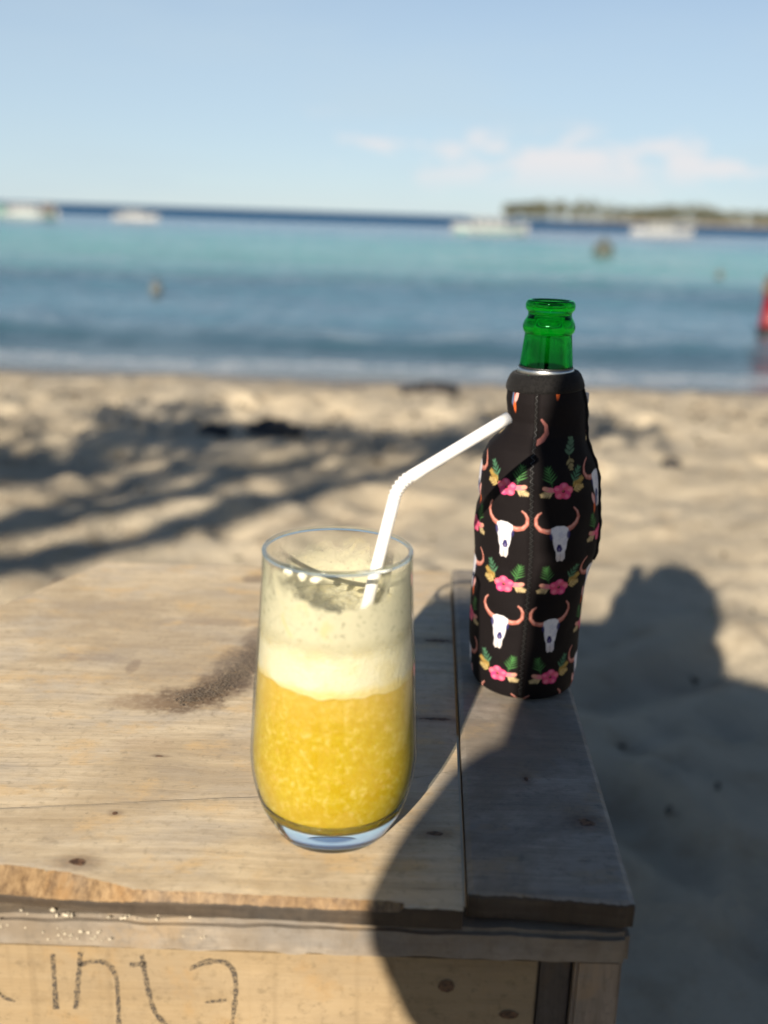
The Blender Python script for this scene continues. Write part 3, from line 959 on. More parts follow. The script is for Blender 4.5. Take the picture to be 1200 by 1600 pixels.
# foam residue clinging to the inside of the wall above the head
m_film, g = newmat('foam_film')
vx = g.math('SUBTRACT', g.x, GC[0])
vy = g.math('SUBTRACT', g.y, GC[1])
ang = g.math('ARCTAN2', vx, g.math('MULTIPLY', vy, -1.0))          # 0 towards the viewer's side, + right
n1 = g.noise(g.P, 95, 5, 0.6, 0.6)
n2 = g.noise(g.P, 420, 4, 0.65)
h = g.math('DIVIDE', g.math('SUBTRACT', g.z, FZ), 0.0265)                   # 0 at the foam, 1 near the rim
front = g.step(g.math('ABSOLUTE', ang), 1.75, 1.35)
dens = g.math('SUBTRACT', 1.22, g.math('MULTIPLY', h, g.math('ADD', 0.62, g.math('MULTIPLY', g.math('SUBTRACT', 1.0, front), 0.45))))
# the clear window low in the front, where a mouthful has rinsed the wall
wx_ = g.math('DIVIDE', g.math('SUBTRACT', ang, 0.07), 0.66)
wz_ = g.math('DIVIDE', g.math('SUBTRACT', h, 0.76), 0.30)
wd = g.math('SQRT', g.math('ADD', g.math('MULTIPLY', wx_, wx_), g.math('MULTIPLY', wz_, wz_)))
wd = g.math('ADD', wd, g.math('MULTIPLY', g.math('SUBTRACT', n1, 0.5), 1.1))
win = g.step(wd, 1.15, 0.85)
a1 = g.math('ADD', dens, g.math('MULTIPLY', g.math('SUBTRACT', n1, 0.5), 1.1))
alpha = g.step(a1, 0.25, 1.0, 0.10, 0.99)
alpha = g.math('MULTIPLY', alpha, g.math('SUBTRACT', 1.0, g.math('MULTIPLY', win, 0.82)))
alpha = g.math('MULTIPLY', alpha, g.step(n2, 0.67, 0.59, 0.62, 1.0))
alpha = g.math('MULTIPLY', alpha, g.step(h, 1.0, 0.90))
alpha = g.math('MULTIPLY', alpha, g.step(g.math('ADD', h, g.math('MULTIPLY', g.math('SUBTRACT', n1, 0.5), 0.35)), -0.42, 0.02))
tr = g.node('ShaderNodeBsdfTransparent')
tl = g.node('ShaderNodeBsdfTranslucent')
g.put(tl.inputs[0], (0.56, 0.54, 0.40))
df = g.node('ShaderNodeBsdfDiffuse')
fc = g.mix(g.step(n2, 0.45, 0.7), (0.5079, 0.4788, 0.3334), (0.4412, 0.4179, 0.29))
fc = g.mix(g.step(n1, 0.55, 0.72, 0, 0.6), fc, (0.5184, 0.432, 0.1872))
g.put(df.inputs[0], fc)
g.l.new(g.mixs(alpha, tr.outputs[0], g.mixs(0.25, df.outputs[0], tl.outputs[0])), g.out.inputs[0])
zz = np.linspace(FZ - 0.013, 0.1305, 50)
ff = [(r_out(z) - WALL + 0.0006, z) for z in zz]
lathe('foam_film', ff, m_film, GC, 128, drink)

m_bub, g = newmat('bubble_skin')
lw = g.node('ShaderNodeLayerWeight')
lw.inputs[0].default_value = 0.5
tr = g.node('ShaderNodeBsdfTransparent')
gl = g.node('ShaderNodeBsdfGlossy')
gl.inputs['Roughness'].default_value = 0.05
g.l.new(g.mixs(g.math('ADD', 0.06, g.math('MULTIPLY', g.math('POWER', lw.outputs['Facing'], 3.0), 0.6)), tr.outputs[0], gl.outputs[0]), g.out.inputs[0])
bm = bmesh.new()
for k in range(90):
    a = rng.uniform(0, 2 * math.pi)
    rr = ring_r * math.sqrt(rng.random()) * 0.95
    s = abs(rng.normal(0, 0.0007)) + 0.0004
    mtx = Matrix.Translation((GC[0] + rr * math.cos(a), GC[1] + rr * math.sin(a), FZ - 0.0012 + rng.uniform(0, 0.001)))
    bmesh.ops.create_icosphere(bm, subdivisions=2, radius=s, matrix=mtx)
me = bpy.data.meshes.new('bubbles')
bm.to_mesh(me)
bm.free()
me.materials.append(m_bub)
me.polygons.foreach_set('use_smooth', [True] * len(me.polygons))
bub = bpy.data.objects.new('bubbles', me)
COL.objects.link(bub)
bub['kind'] = 'stuff'
part(bub, drink)

# three pale lumps standing in for bright reflections just under the rim
m_glint = simple('rim_glint', (0.80, 0.76, 0.58), 0.45, 0.1, 900)
for k, (a, dz) in enumerate(((-2.22, -0.0018), (-2.00, -0.0024), (-1.80, -0.0030))):
    rr = r_out(0.130) - WALL - 0.0004
    part(lump('rim_glint', (GC[0] + rr * math.cos(a), GC[1] + rr * math.sin(a), 0.1318 + dz), (0.0019, 0.0016, 0.0022)[k], 0.0008, (0.0013, 0.0017, 0.0011)[k], m_glint, k, 0.7, 1.5, 3), drink)

# ------------------------------------------------------------------ straw
m_straw, g = newmat('white_plastic_straw')
g.l.new(bsdf(g, (0.80, 0.78, 0.72), 0.32, None, Subsurface_Weight=0.2, Subsurface_Radius=(0.003, 0.003, 0.002), Subsurface_Scale=1.0), g.out.inputs[0])
straw = thing('drinking_straw', 'white bendy plastic straw leaning in the mango juice', 'straw', (-0.0115, 0.4135, 0.07))
b_lo, b_bend, b_up1, b_tip = Vector((-0.0118, 0.4135, 0.080)), Vector((0.0056, 0.4300, 0.1575)), Vector((0.0283, 0.4390, 0.1707)), Vector((0.0545, 0.4545, 0.1838))
SR = 0.0027
d1 = (b_bend - b_lo).normalized()
d2 = (b_tip - b_bend).normalized()
pa = b_bend - d1 * 0.0065
pb = b_bend + d2 * 0.0065


def straw_tube(name, pts, rr):
    o = tube(name, pts, rr, m_straw, 28, None, False)
    so = o.modifiers.new('wall', 'SOLIDIFY')
    so.thickness = 0.00025
    return part(o, straw)


straw_tube('lower_tube', [b_lo + (pa - b_lo) * k for k in np.linspace(0, 1, 8)], SR)
straw_tube('upper_tube', [pb + (b_tip - pb) * k for k in np.linspace(0, 1, 8)], SR)
pts, rad = [], []
for k in range(61):
    t = k / 60
    pts.append(pa * (1 - t) ** 2 + b_bend * 2 * t * (1 - t) + pb * t * t)
    rad.append(SR + 0.00034 * math.sin(t * 2 * math.pi * 6) * min(1, 6 * t, 6 * (1 - t)))
straw_tube('bend', pts, rad)

# ------------------------------------------------------------------ beer bottle
BC = (0.0869, 0.5672)
BZ = 0.0022                       # top of the side plank
m_green, g = newmat('green_bottle_glass')
gls = g.node('ShaderNodeBsdfGlass')
gls.inputs['IOR'].default_value = 1.5
gls.inputs['Roughness'].default_value = 0.025
g.put(gls.inputs[0], (0.22, 0.86, 0.40))
va = g.node('ShaderNodeVolumeAbsorption')
g.put(va.inputs[0], (0.02, 0.62, 0.08))
va.inputs['Density'].default_value = 105.0
g.l.new(gls.outputs[0], g.out.inputs[0])
g.l.new(va.outputs[0], g.out.inputs[1])
bottle = thing('beer_bottle', 'open green glass beer bottle wearing a black printed sleeve', 'bottle', (BC[0], BC[1], BZ))
bo = smooth_profile([(0.0225, 0.004), (0.0250, 0.008), (0.0265, 0.014), (0.0275, 0.05), (0.0275, 0.108), (0.0262, 0.122), (0.0205, 0.138), (0.0158, 0.152), (0.0152, 0.166), (0.0150, 0.180),
                     (0.0147, 0.1905), (0.0136, 0.2020), (0.0130, 0.2080), (0.0128, 0.2098)], 78)
bo += smooth_profile([(0.0130, 0.2104), (0.0138, 0.2113), (0.0142, 0.2130), (0.0141, 0.2148), (0.0134, 0.2168), (0.0123, 0.2188), (0.0118, 0.2204), (0.0121, 0.2218),
                      (0.0130, 0.2228), (0.0134, 0.2244), (0.0133, 0.2262), (0.0126, 0.2274), (0.0114, 0.2279), (0.0101, 0.2274), (0.0092, 0.2262)], 84)
bi = [(0.0090, 0.2240), (0.0090, 0.2080), (0.0104, 0.1960), (0.0118, 0.1800), (0.0122, 0.1640), (0.0128, 0.1520), (0.0170, 0.1380), (0.0232, 0.1210), (0.0250, 0.108), (0.0250, 0.016), (0.020, 0.0095), (0.0001, 0.0088)]
lathe('bottle_glass', [(0.0001, 0.0070)] + [(0.016, 0.0060)] + bo + bi, m_green, BC, 96, bottle)
m_foil = simple('silver_foil', (0.50, 0.50, 0.48), 0.30, 0.05, 200, 0.05, Metallic=1.0)
m_black_label = simple('black_neck_label', (0.012, 0.014, 0.012), 0.4, 0.3, 200)
lathe('neck_label', smooth_profile([(0.01545, 0.1835), (0.01520, 0.1880), (0.01490, 0.1922)], 8), m_black_label, BC, 96, bottle)
lathe('neck_foil', smooth_profile([(0.01560, 0.1880), (0.01568, 0.1896), (0.01550, 0.1908), (0.0151, 0.1913)], 12), m_foil, BC, 96, bottle)

# ------------------------------------------------------------------ printed sleeve
# outline of the sleeve to the left and right of its axis (metres), by height
ypx = np.array([1103, 1085, 1070, 1040, 1000, 940, 900, 870, 855, 820, 775, 740, 720, 700, 690, 677, 660, 650, 630, 612, 603.])
Lpx = np.array([69, 76, 80, 84, 89, 92, 92, 91, 91.5, 92.5, 93, 93, 90, 81, 71, 56, 52, 55, 58, 57, 56.])
Rpx = np.array([69, 76, 79, 81, 83, 84, 88, 93, 98, 99, 97.5, 93, 87, 78, 73.5, 70.5, 69, 68.5, 66, 61, 58.])
zpx = np.interp(-ypx, [-1069, -1021, -822, -689, -521], [0, .02, .1, .15, .21])
zpx[0], zpx[1], zpx[2] = 0.0005, 0.0022, 0.006
scl = np.interp(zpx, [0, .02, .1, .15, .21], [2600, 2625, 2727, 2796, 2880])
Ls, Rs = Lpx / scl, Rpx / scl
NZ, NT = 640, 620
zs = np.linspace(0.0005, zpx[-1], NZ)
rl_ = np.interp(zs, zpx, Ls)
rr_ = np.interp(zs, zpx, Rs)
ker = np.hanning(11)
ker /= ker.sum()
rl_ = np.convolve(np.pad(rl_, 5, 'edge'), ker, 'valid')
rr_ = np.convolve(np.pad(rr_, 5, 'edge'), ker, 'valid')
view = np.array([-BC[0], -BC[1]])
view /= np.linalg.norm(view)
side = np.array([-view[1], view[0]])          # to the right as seen from the camera side
th = np.linspace(-np.pi, np.pi, NT, endpoint=False)
TH, ZZ = np.meshgrid(th, zs)
k_ = 0.5 + 0.5 * np.sin(TH)
RR = rl_[:, None] * (1 - k_) + rr_[:, None] * k_
# soft creases of the loose neoprene, the seam pulled in along the front
body = np.clip((ZZ - 0.012) / 0.03, 0, 1) * np.clip((0.185 - ZZ) / 0.02, 0, 1)
RR = RR + body * 0.0010 * (fnoise(TH * 2 + 9, ZZ * 60, 1.0, 91, 2) * 2)
crease = np.exp(-((ZZ - (0.1085 + 0.006 * np.cos(TH + 1.0))) / 0.0035) ** 2)
RR -= 0.0013 * crease * np.clip(-np.sin(TH + 0.25), 0, 1)
seam_th = np.interp(ZZ, [0, 0.09, 0.19], [-0.02, 0.00, -0.20])
RR -= 0.0012 * np.exp(-((TH - seam_th) / 0.07) ** 2)
SX = BC[0] + RR * (np.cos(TH) * view[0] + np.sin(TH) * side[0])
SY = BC[1] + RR * (np.cos(TH) * view[1] + np.sin(TH) * side[1])
SZ = BZ + ZZ

# the print, painted onto the cloth: longhorn skulls and rose sprigs in a half drop, mirrored at the seam
mm_a = (TH - seam_th) * 1000.0 * np.clip(np.interp(ZZ, zs, (rl_ + rr_) / 2), 0.0235, 0.0335)                    # millimetres round the sleeve from the seam
mm_z = ZZ * 1000.0
RGB = np.zeros((NZ, NT, 3)) + np.array([0.0085, 0.0064, 0.0068])
SOFT = 0.30


def cover(d):
    return np.clip(0.5 - d / (2 * SOFT), 0, 1)


def lay(win, cov, color):
    c = np.asarray(color, float)
    RGB[win] = RGB[win] * (1 - cov[..., None]) + c * cov[..., None]


def d_seg(u, v, p, q, w0, w1):
    px, py = p
    dx, dy = q[0] - px, q[1] - py
    t = np.clip(((u - px) * dx + (v - py) * dy) / (dx * dx + dy * dy + 1e-9), 0, 1)
    return np.hypot(u - px - t * dx, v - py - t * dy) - (w0 + (w1 - w0) * t)


def d_line(u, v, pts, ws):
    d = None
    for i in range(len(pts) - 1):
        e = d_seg(u, v, pts[i], pts[i + 1], ws[i], ws[i + 1])
        d = e if d is None else np.minimum(d, e)
    return d


def d_poly(u, v, pts):
    d = np.full(u.shape, 1e9)
    ins = np.zeros(u.shape, bool)
    n = len(pts)
    for i in range(n):
        (ax, ay), (bx, by) = pts[i], pts[(i + 1) % n]
        d = np.minimum(d, d_seg(u, v, (ax, ay), (bx, by), 0, 0))
        c = ((ay > v) != (by > v)) & (u < (bx - ax) * (v - ay) / (by - ay + 1e-12) + ax)
        ins ^= c
    return np.where(ins, -d, d)


def d_ell(u, v, cx, cy, rx, ry, rot=0.0):
    c, s = math.cos(rot), math.sin(rot)
    a, b = (u - cx) * c + (v - cy) * s, -(u - cx) * s + (v - cy) * c
    k = np.sqrt((a / rx) ** 2 + (b / ry) ** 2)
    return (k - 1) * min(rx, ry)


def window(a0, z0, ha, hz):
    ia_ = np.where((np.abs(mm_a[NZ // 2] - a0) < ha + 8))[0]
    iz_ = np.where(np.abs(zs * 1000 - z0) < hz)[0]
    if len(ia_) == 0 or len(iz_) == 0:
        return None
    return np.ix_(iz_, ia_)


def skull(a0, z0, mir):
    w = window(a0, z0, 18, 25)
    if w is None:
        return
    u = (mm_a[w] - a0) * mir / 1.0
    v = (mm_z[w] - z0) / 0.98
    tone = fnoise(u + 60, v + 80, 0.45, 95, 3)
    lh = [(-4.0, 8.6), (-6.8, 9.8), (-9.4, 12.2), (-10.9, 15.4), (-10.3, 18.4), (-8.4, 20.6)]
    rh = [(4.2, 7.6), (7.4, 7.4), (10.6, 8.2), (12.8, 10.6), (13.0, 14.0), (11.9, 16.4), (10.2, 17.8)]
    for pts in (lh, rh):
        ws = np.linspace(1.55, 0.42, len(pts))
        cv = cover(d_line(u, v, pts, ws))
        lay(w, cv, (0.47, 0.155, 0.115))
        ws2 = ws * 0.45
        pts2 = [(p[0], p[1] + 0.45) for p in pts]
        lay(w, cover(d_line(u, v, pts2, ws2)) * np.clip(0.5 + tone * 2, 0, 0.8), (0.72, 0.40, 0.33))
    head = [(-4.3, 9.4), (-2.0, 10.6), (2.2, 10.5), (5.0, 9.2), (5.3, 6.4), (4.4, 4.0), (4.0, 0.5), (3.3, -2.6), (2.4, -4.6), (2.1, -8.6), (1.3, -10.2), (-0.2, -9.7), (-1.6, -10.2), (-2.8, -8.6),
            (-2.7, -4.6), (-3.5, -2.4), (-3.8, 1.2), (-4.6, 4.4), (-4.9, 7.2)]
    cv = cover(d_poly(u, v, head))
    lay(w, cv, (0.80, 0.78, 0.80))
    lay(w, cv * np.clip((-v - 4) / 4, 0, 1) * 0.7, (0.72, 0.60, 0.50))
    lay(w, cv * np.clip(tone * 2.2, 0, 0.35), (0.45, 0.45, 0.60))
    navy = (0.035, 0.03, 0.13)
    lay(w, cover(d_ell(u, v, -4.5, 5.6, 1.0, 2.3, 0.1)) * 0.9, navy)
    lay(w, cover(d_ell(u, v, 5.0, 4.6, 0.8, 2.0, -0.15)) * 0.85, navy)
    lay(w, cover(d_poly(u, v, [(-0.2, -0.2), (1.4, 0.0), (2.2, -2.6), (1.6, -4.4), (-0.4, -4.6), (-1.3, -3.0)])), navy)
    lay(w, cover(d_ell(u, v, 0.5, -3.2, 0.55, 0.9)) * 0.6, (0.30, 0.25, 0.42))
    lay(w, cover(d_line(u, v, [(-0.3, -6.2), (-0.2, -9.6)], [0.18, 0.22])) * 0.7, (0.28, 0.2, 0.2))


def leafset(w, u, v, base, tip, n, ln, wd, color):
    bx, by = base
    dx, dy = tip[0] - bx, tip[1] - by
    ang0 = math.atan2(dy, dx)
    lay(w, cover(d_seg(u, v, base, tip, 0.22, 0.15)), tuple(q * 0.7 for q in color))
    for i in range(n):
        t = 0.25 + 0.75 * i / max(1, n - 1)
        for s in (-1, 1):
            a = ang0 + s * (0.95 - 0.35 * t)
            l_ = ln * (1.05 - 0.5 * t)
            cx, cy = bx + dx * t + math.cos(a) * l_ * 0.5, by + dy * t + math.sin(a) * l_ * 0.5
            k = 0.85 + 0.3 * ((i * 7 + s) % 3) / 2
            lay(w, cover(d_ell(u, v, cx, cy, l_ * 0.55, wd, a)), tuple(q * k for q in color))
    lay(w, cover(d_ell(u, v, tip[0], tip[1], ln * 0.45, wd, ang0)), color)


def sprig(a0, z0, mir):
    w = window(a0, z0, 17, 19)
    if w is None:
        return
    u = (mm_a[w] - a0) * mir / 1.04
    v = (mm_z[w] - z0) / 0.86
    tone = fnoise(u + 60, v + 80, 0.5, 96, 3)
    leafset(w, u, v, (-4.5, 2.0), (-11.5, 7.0), 5, 3.8, 0.62, (0.42, 0.27, 0.07))
    leafset(w, u, v, (-5.0, 0.6), (-11.2, 2.2), 4, 3.4, 0.6, (0.50, 0.36, 0.14))
    leafset(w, u, v, (-5.5, 4.5), (-9.4, 13.0), 4, 4.2, 0.55, (0.07, 0.18, 0.10))
    leafset(w, u, v, (6.0, 3.0), (8.2, 12.8), 5, 4.2, 0.36, (0.07, 0.21, 0.06))
    leafset(w, u, v, (5.2, -0.8), (10.6, -2.6), 4, 3.2, 0.55, (0.55, 0.42, 0.22))
    lay(w, cover(d_ell(u, v, 7.2, 0.9, 3.6, 1.6, 0.15)), (0.74, 0.22, 0.26))
    lay(w, cover(d_ell(u, v, 9.4, 1.6, 1.7, 1.3, 0.4)), (0.70, 0.33, 0.24))
    for k in range(5):
        a = k * 1.2566 + 0.4
        cx, cy = 2.6 * math.cos(a), 2.5 * math.sin(a)
        lay(w, cover(d_ell(u, v, cx, cy, 3.1, 2.75, a)), (0.76 - 0.05 * (k % 2), 0.065 + 0.03 * (k % 3), 0.19 + 0.03 * (k % 2)))
        lay(w, cover(d_ell(u, v, cx * 1.45, cy * 1.45, 1.5, 1.1, a)) * 0.6, (0.85, 0.26, 0.36))
    rr0 = np.hypot(u, v)
    lay(w, np.clip(1 - np.abs(rr0 - 1.9) / 0.9, 0, 1) * np.clip(0.4 + tone * 2, 0, 0.75), (0.45, 0.02, 0.09))
    lay(w, cover(rr0 - 0.95), (0.10, 0.01, 0.035))
    lay(w, cover(d_ell(u, v, 0.2, 0.3, 0.35, 0.35)) * 0.7, (0.55, 0.30, 0.10))


def feather(a0, z0, mir):
    """rust and pale streaks at the cheeks of the side skulls"""
    w = window(a0, z0, 8, 12)
    if w is None:
        return
    u = (mm_a[w] - a0) * mir
    v = mm_z[w] - z0
    lay(w, cover(d_ell(u, v, 0, 0, 1.3, 5.0, 0.12)), (0.72, 0.13, 0.03))
    lay(w, cover(d_ell(u, v, 1.6, 3.4, 1.4, 3.2, -0.3)), (0.78, 0.42, 0.38))
    lay(w, cover(d_ell(u, v, -2.0, 3.0, 1.5, 4.6, 0.1)), (0.10, 0.14, 0.24))


PER = 55.5
for mir, sgn in ((1, -1), (-1, 1)):
    for colk in range(4):
        a0 = sgn * (15.2 + 29.5 * colk)
        if abs(a0) > 104:
            continue
        offz = 0 if colk % 2 == 0 else PER / 2
        for r_i in range(-1, 4):
            zc = 42 + PER * r_i + offz
            if not (colk == 0 and 16.0 + PER * r_i > 150):
                sprig(a0 + (1.0 if sgn < 0 else 2.0), 16.0 + PER * r_i + offz, mir)
            if zc < 205 and not (colk == 0 and zc > 140):
                skull(a0, zc, mir)
                if colk % 2 == 1:
                    feather(a0 + 4 * mir, zc - 8, mir)
# near the neck the cut of the panels leaves only stray pieces: a horn curling out of the seam
w = window(6, 158, 12, 14)
lay(w, cover(d_line(mm_a[w], mm_z[w], [(1.0, 151), (4.0, 153), (6.4, 156.5), (6.0, 160.5), (3.4, 163.5)], [1.3, 1.4, 1.2, 1.0, 0.7])) * 0.8, (0.40, 0.15, 0.13))
feather(-16, 171, 1)
feather(13, 180, -1)
w = window(21, 150, 10, 12)
leafset(w, mm_a[w], mm_z[w], (20.5, 144), (20.0, 153), 4, 3.8, 0.8, (0.10, 0.17, 0.10))
leafset(w, mm_a[w], mm_z[w], (20.5, 145), (22.0, 139), 3, 3.2, 0.8, (0.28, 0.22, 0.10))
# the seam swallows the edges of both panels
RGB = RGB * 0.78
sm = np.clip(1 - np.abs(mm_a) / 1.7, 0, 1)
sm = sm * sm * (3 - 2 * sm)
RGB = RGB * (1 - sm[..., None]) + np.array([0.004, 0.0035, 0.004]) * sm[..., None]

sleeve = thing('bottle_sleeve', 'black neoprene bottle sleeve printed with longhorn skulls and pink flowers', 'bottle sleeve', (BC[0], BC[1], BZ))
m_sleeve, g = newmat('printed_neoprene')
at = g.node('ShaderNodeAttribute')
at.attribute_name = 'print'
weave = g.noise(g.P, 2600, 2, 0.6)
cloth = g.mix(g.step(weave, 0.4, 0.7, 0.0, 0.16), at.outputs['Color'], (0.014, 0.011, 0.011))
nb = g.bump(weave, 0.3, 0.0003)
nb = g.bump(g.noise(g.P, 70, 3), 0.25, 0.003, nb)
g.l.new(bsdf(g, cloth, 0.78, nb, Specular_IOR_Level=0.10, Sheen_Weight=0.015, Sheen_Roughness=0.4, Sheen_Tint=(0.75, 0.68, 0.68)), g.out.inputs[0])
so = grid_obj('printed_cloth', SX, SY, SZ, m_sleeve, True, True)
ca = so.data.color_attributes.new('print', 'FLOAT_COLOR', 'POINT')
ca.data.foreach_set('color', np.concatenate([RGB, np.ones((NZ, NT, 1))], -1).astype(np.float32).ravel())
part(so, sleeve)
# the cloth bottom
bot = [(0.0001, BZ + 0.0003), (0.012, BZ + 0.0003), (0.0262, BZ + 0.0005)]
m_black = simple('black_binding', (0.006, 0.0055, 0.0055), 0.85, 0.5, 900, 0.6, Sheen_Weight=0.03, Specular_IOR_Level=0.2)
lathe('sleeve_bottom', bot, m_black, BC, 64, sleeve)


def sleeve_pt(theta, z, lift=0.0):
    iz = int(np.clip((z - zs[0]) / (zs[-1] - zs[0]) * (NZ - 1), 0, NZ - 1))
    it = int(((theta + np.pi) / (2 * np.pi)) * NT) % NT
    c = Vector((BC[0], BC[1], BZ + zs[iz]))
    p = Vector((SX[iz, it], SY[iz, it], SZ[iz, it]))
    return p + (p - c).normalized() * lift


# bound collar round the neck, pulled a little to the right
zc0 = zs[-1]
ring = []
for k in range(96):
    t = -np.pi + 2 * np.pi * k / 96
    p = sleeve_pt(t, zc0)
    ring.append((t, Vector((p.x, p.y, 0)) - Vector((BC[0], BC[1], 0))))
prof = [(0.0002, -0.0028), (0.0011, -0.0024), (0.0016, -0.0005), (0.0017, 0.0030), (0.0013, 0.0068), (0.0004, 0.0086), (-0.0012, 0.0090), (-0.0026, 0.0080), (-0.0030, 0.0050), (-0.0030, -0.0020)]
n_p = len(prof)
Xc, Yc, Zc = np.zeros((n_p, 96)), np.zeros((n_p, 96)), np.zeros((n_p, 96))
for j, (dr, dz) in enumerate(prof):
    for k, (t, v) in enumerate(ring):
        L_ = v.length + dr - max(0, dz) * (0.28 if math.sin(t) < 0 else 0.42) * 0.8
        L_ += 0.00025 * mnoise.noise(Vector((math.cos(t) * 4, math.sin(t) * 4, dz * 300)))
        d_ = v.normalized()
        Xc[j, k], Yc[j, k] = BC[0] + d_.x * L_, BC[1] + d_.y * L_
        Zc[j, k] = BZ + zc0 + dz * 0.85 + 0.0012 * math.sin(t) - 0.0012
part(grid_obj('collar', Xc, Yc, Zc, m_black, True, True), sleeve)

# overlocked seam: a zigzag of shiny black thread down the front
m_thread = simple('black_thread', (0.014, 0.013, 0.013), 0.4, 0.4, 1500)
pts = []
nz_ = 110
for k in range(nz_):
    z = lerp(0.008, zc0 - 0.004, k / (nz_ - 1))
    th0 = float(np.interp(z, [0, 0.09, 0.19], [-0.02, 0.00, -0.20]))
    pts.append(sleeve_pt(th0 + (0.032 if k % 2 else -0.032) + random.uniform(-0.008, 0.008), z, 0.00045 + (0.0002 if k % 2 else 0)))
tube('seam_stitching', pts, 0.00030, m_thread, 6, sleeve)
tube('seam_ridge', [sleeve_pt(float(np.interp(z, [0, 0.09, 0.19], [-0.02, 0.00, -0.20])), z, 0.0) for z in np.linspace(0.004, zc0 - 0.002, 60)], 0.0009, m_black, 8, sleeve)
# closing seam on the right with its little hem loop
rz = np.linspace(0.082, 0.180, 40)
tube('side_hem', [sleeve_pt(1.42, z, 0.0002) for z in rz], [0.0009 + 0.0005 * math.sin(k * 0.9) ** 2 for k in range(40)], m_black, 8, sleeve)
m_tagc = simple('pale_tag', (0.55, 0.52, 0.50), 0.7, 0.2, 500)
p0 = sleeve_pt(1.45, 0.174, 0.0)
part(box('hem_tag', p0.x - 0.0006, p0.x + 0.0022, p0.y - 0.0012, p0.y + 0.0012, p0.z - 0.003, p0.z + 0.003, m_tagc, 0.0004), sleeve)

# ------------------------------------------------------------------ things lying on the beach
m_rock = simple('dark_wet_stone', (0.022, 0.02, 0.019), 0.6, 0.5, 30)
m_weed = simple('dry_seaweed', (0.05, 0.037, 0.025), 0.9, 0.6, 60)
for i, (x, y, rx, ry, rz, lab) in enumerate((
        (-0.375, 3.36, 0.085, 0.06, 0.05, 'black stone on the sand, the larger of the two left of the straw'),
        (-0.57, 3.33, 0.050, 0.04, 0.033, 'smaller black stone on the sand left of the larger one'),
        (0.24, 4.95, 0.10, 0.08, 0.045, 'dark stone by the waterline left of the green bottle neck'),
        (0.13, 4.93, 0.07, 0.06, 0.035, 'low dark stone by the waterline, left one of a pair'),
        (0.90, 3.14, 0.030, 0.026, 0.018, 'small dark pebble on sunny sand right of the bottle sleeve'))):
    tag(lump('stone', (x, y, sand_at(x, y) + rz * 0.45), rx, ry, rz, m_rock, i + 1, 0.5, 1.6, 3), lab, 'stone', 'dark stones on the beach')

# scattered bits of leaf and shell
vs, fs = [], []
for k in range(900):
    x, y = rng.uniform(-2.6, 2.6), (rng.uniform(0.9, 5.6) if k % 2 else rng.normal(3.9, 0.35))
    z = sand_at(x, y) + 0.006
    s = rng.uniform(0.004, 0.014) * (1 if k % 2 else 1.7)
    a = rng.uniform(0, 6.28)
    b0 = len(vs)
    for q, (l_, w_) in enumerate(((1, 0), (0.2, 0.4), (-1, 0.1), (-0.1, -0.45))):
        vs.append((x + s * (l_ * math.cos(a) - w_ * math.sin(a)), y + s * (l_ * math.sin(a) + w_ * math.cos(a)), z + rng.uniform(0, 0.006)))
    vs.append((x, y, z - 0.01))
    fs += [(b0, b0 + 1, b0 + 2, b0 + 3), (b0 + 1, b0, b0 + 4), (b0 + 2, b0 + 1, b0 + 4), (b0 + 3, b0 + 2, b0 + 4), (b0, b0 + 3, b0 + 4)]
lit = mesh_obj('beach_litter', vs, fs, m_weed, smooth=False)
lit['kind'] = 'stuff'
lit['label'] = 'dry leaf scraps and shell bits scattered over the sand'

# ------------------------------------------------------------------ boats and floats
m_white = simple('white_boat_paint', (0.243, 0.2565, 0.2565), 0.4, 0.08, 2)
m_teal = simple('green_boat_paint', (0.06, 0.17, 0.14), 0.4, 0.15, 2)
m_brownb = simple('brown_boat_wood', (0.07, 0.05, 0.04), 0.6, 0.2, 2)
m_redb = simple('red_boat_paint', (0.204, 0.0072, 0.012), 0.4, 0.15, 4)
m_tanb = simple('tan_boat_wood', (0.176, 0.11, 0.0605), 0.6, 0.2, 4)
m_blackb = simple('black_boat_paint', (0.015, 0.015, 0.016), 0.5, 0.2, 4)
m_glassb = simple('dark_cabin_window', (0.03, 0.04, 0.05), 0.1, 0.1, 2)


def hull(name, L_, Wd, H_, mat, sheer=0.25, nx=26, ny=12, draft=0.25):
    vs, fs = [], []
    for i in range(nx):
        t = -1 + 2 * i / (nx - 1)
        w = Wd / 2 * (1 - abs(t) ** 2.6) ** 0.8 + 0.02
        top = H_ + sheer * (t * t) * (1.3 if t > 0 else 0.8)
        for j in range(ny + 1):
            a = math.pi * j / ny
            vs.append((t * L_ / 2 * (1.0 + 0.04 * math.sin(a / 1)), -math.cos(a) * w * (1 - 0.15 * math.sin(a)), top - (top + draft) * math.sin(a) ** 0.7))
    m = ny + 1
    for i in range(nx - 1):
        for j in range(ny):
            fs.append((i * m + j, i * m + j + 1, (i + 1) * m + j + 1, (i + 1) * m + j))
        fs.append((i * m, (i + 1) * m, (i + 1) * m + ny, i * m + ny))
    fs.append(tuple(range(m)))
    fs.append(tuple((nx - 1) * m + j for j in range(m))[::-1])
    return mesh_obj(name, vs, fs, mat)


def bx(name, x0, x1, y0, y1, z0, z1, mat):
    o = box(name, x0, x1, y0, y1, z0, z1, mat, min(0.03, (z1 - z0) * 0.2), 1, 0.0)
    return o


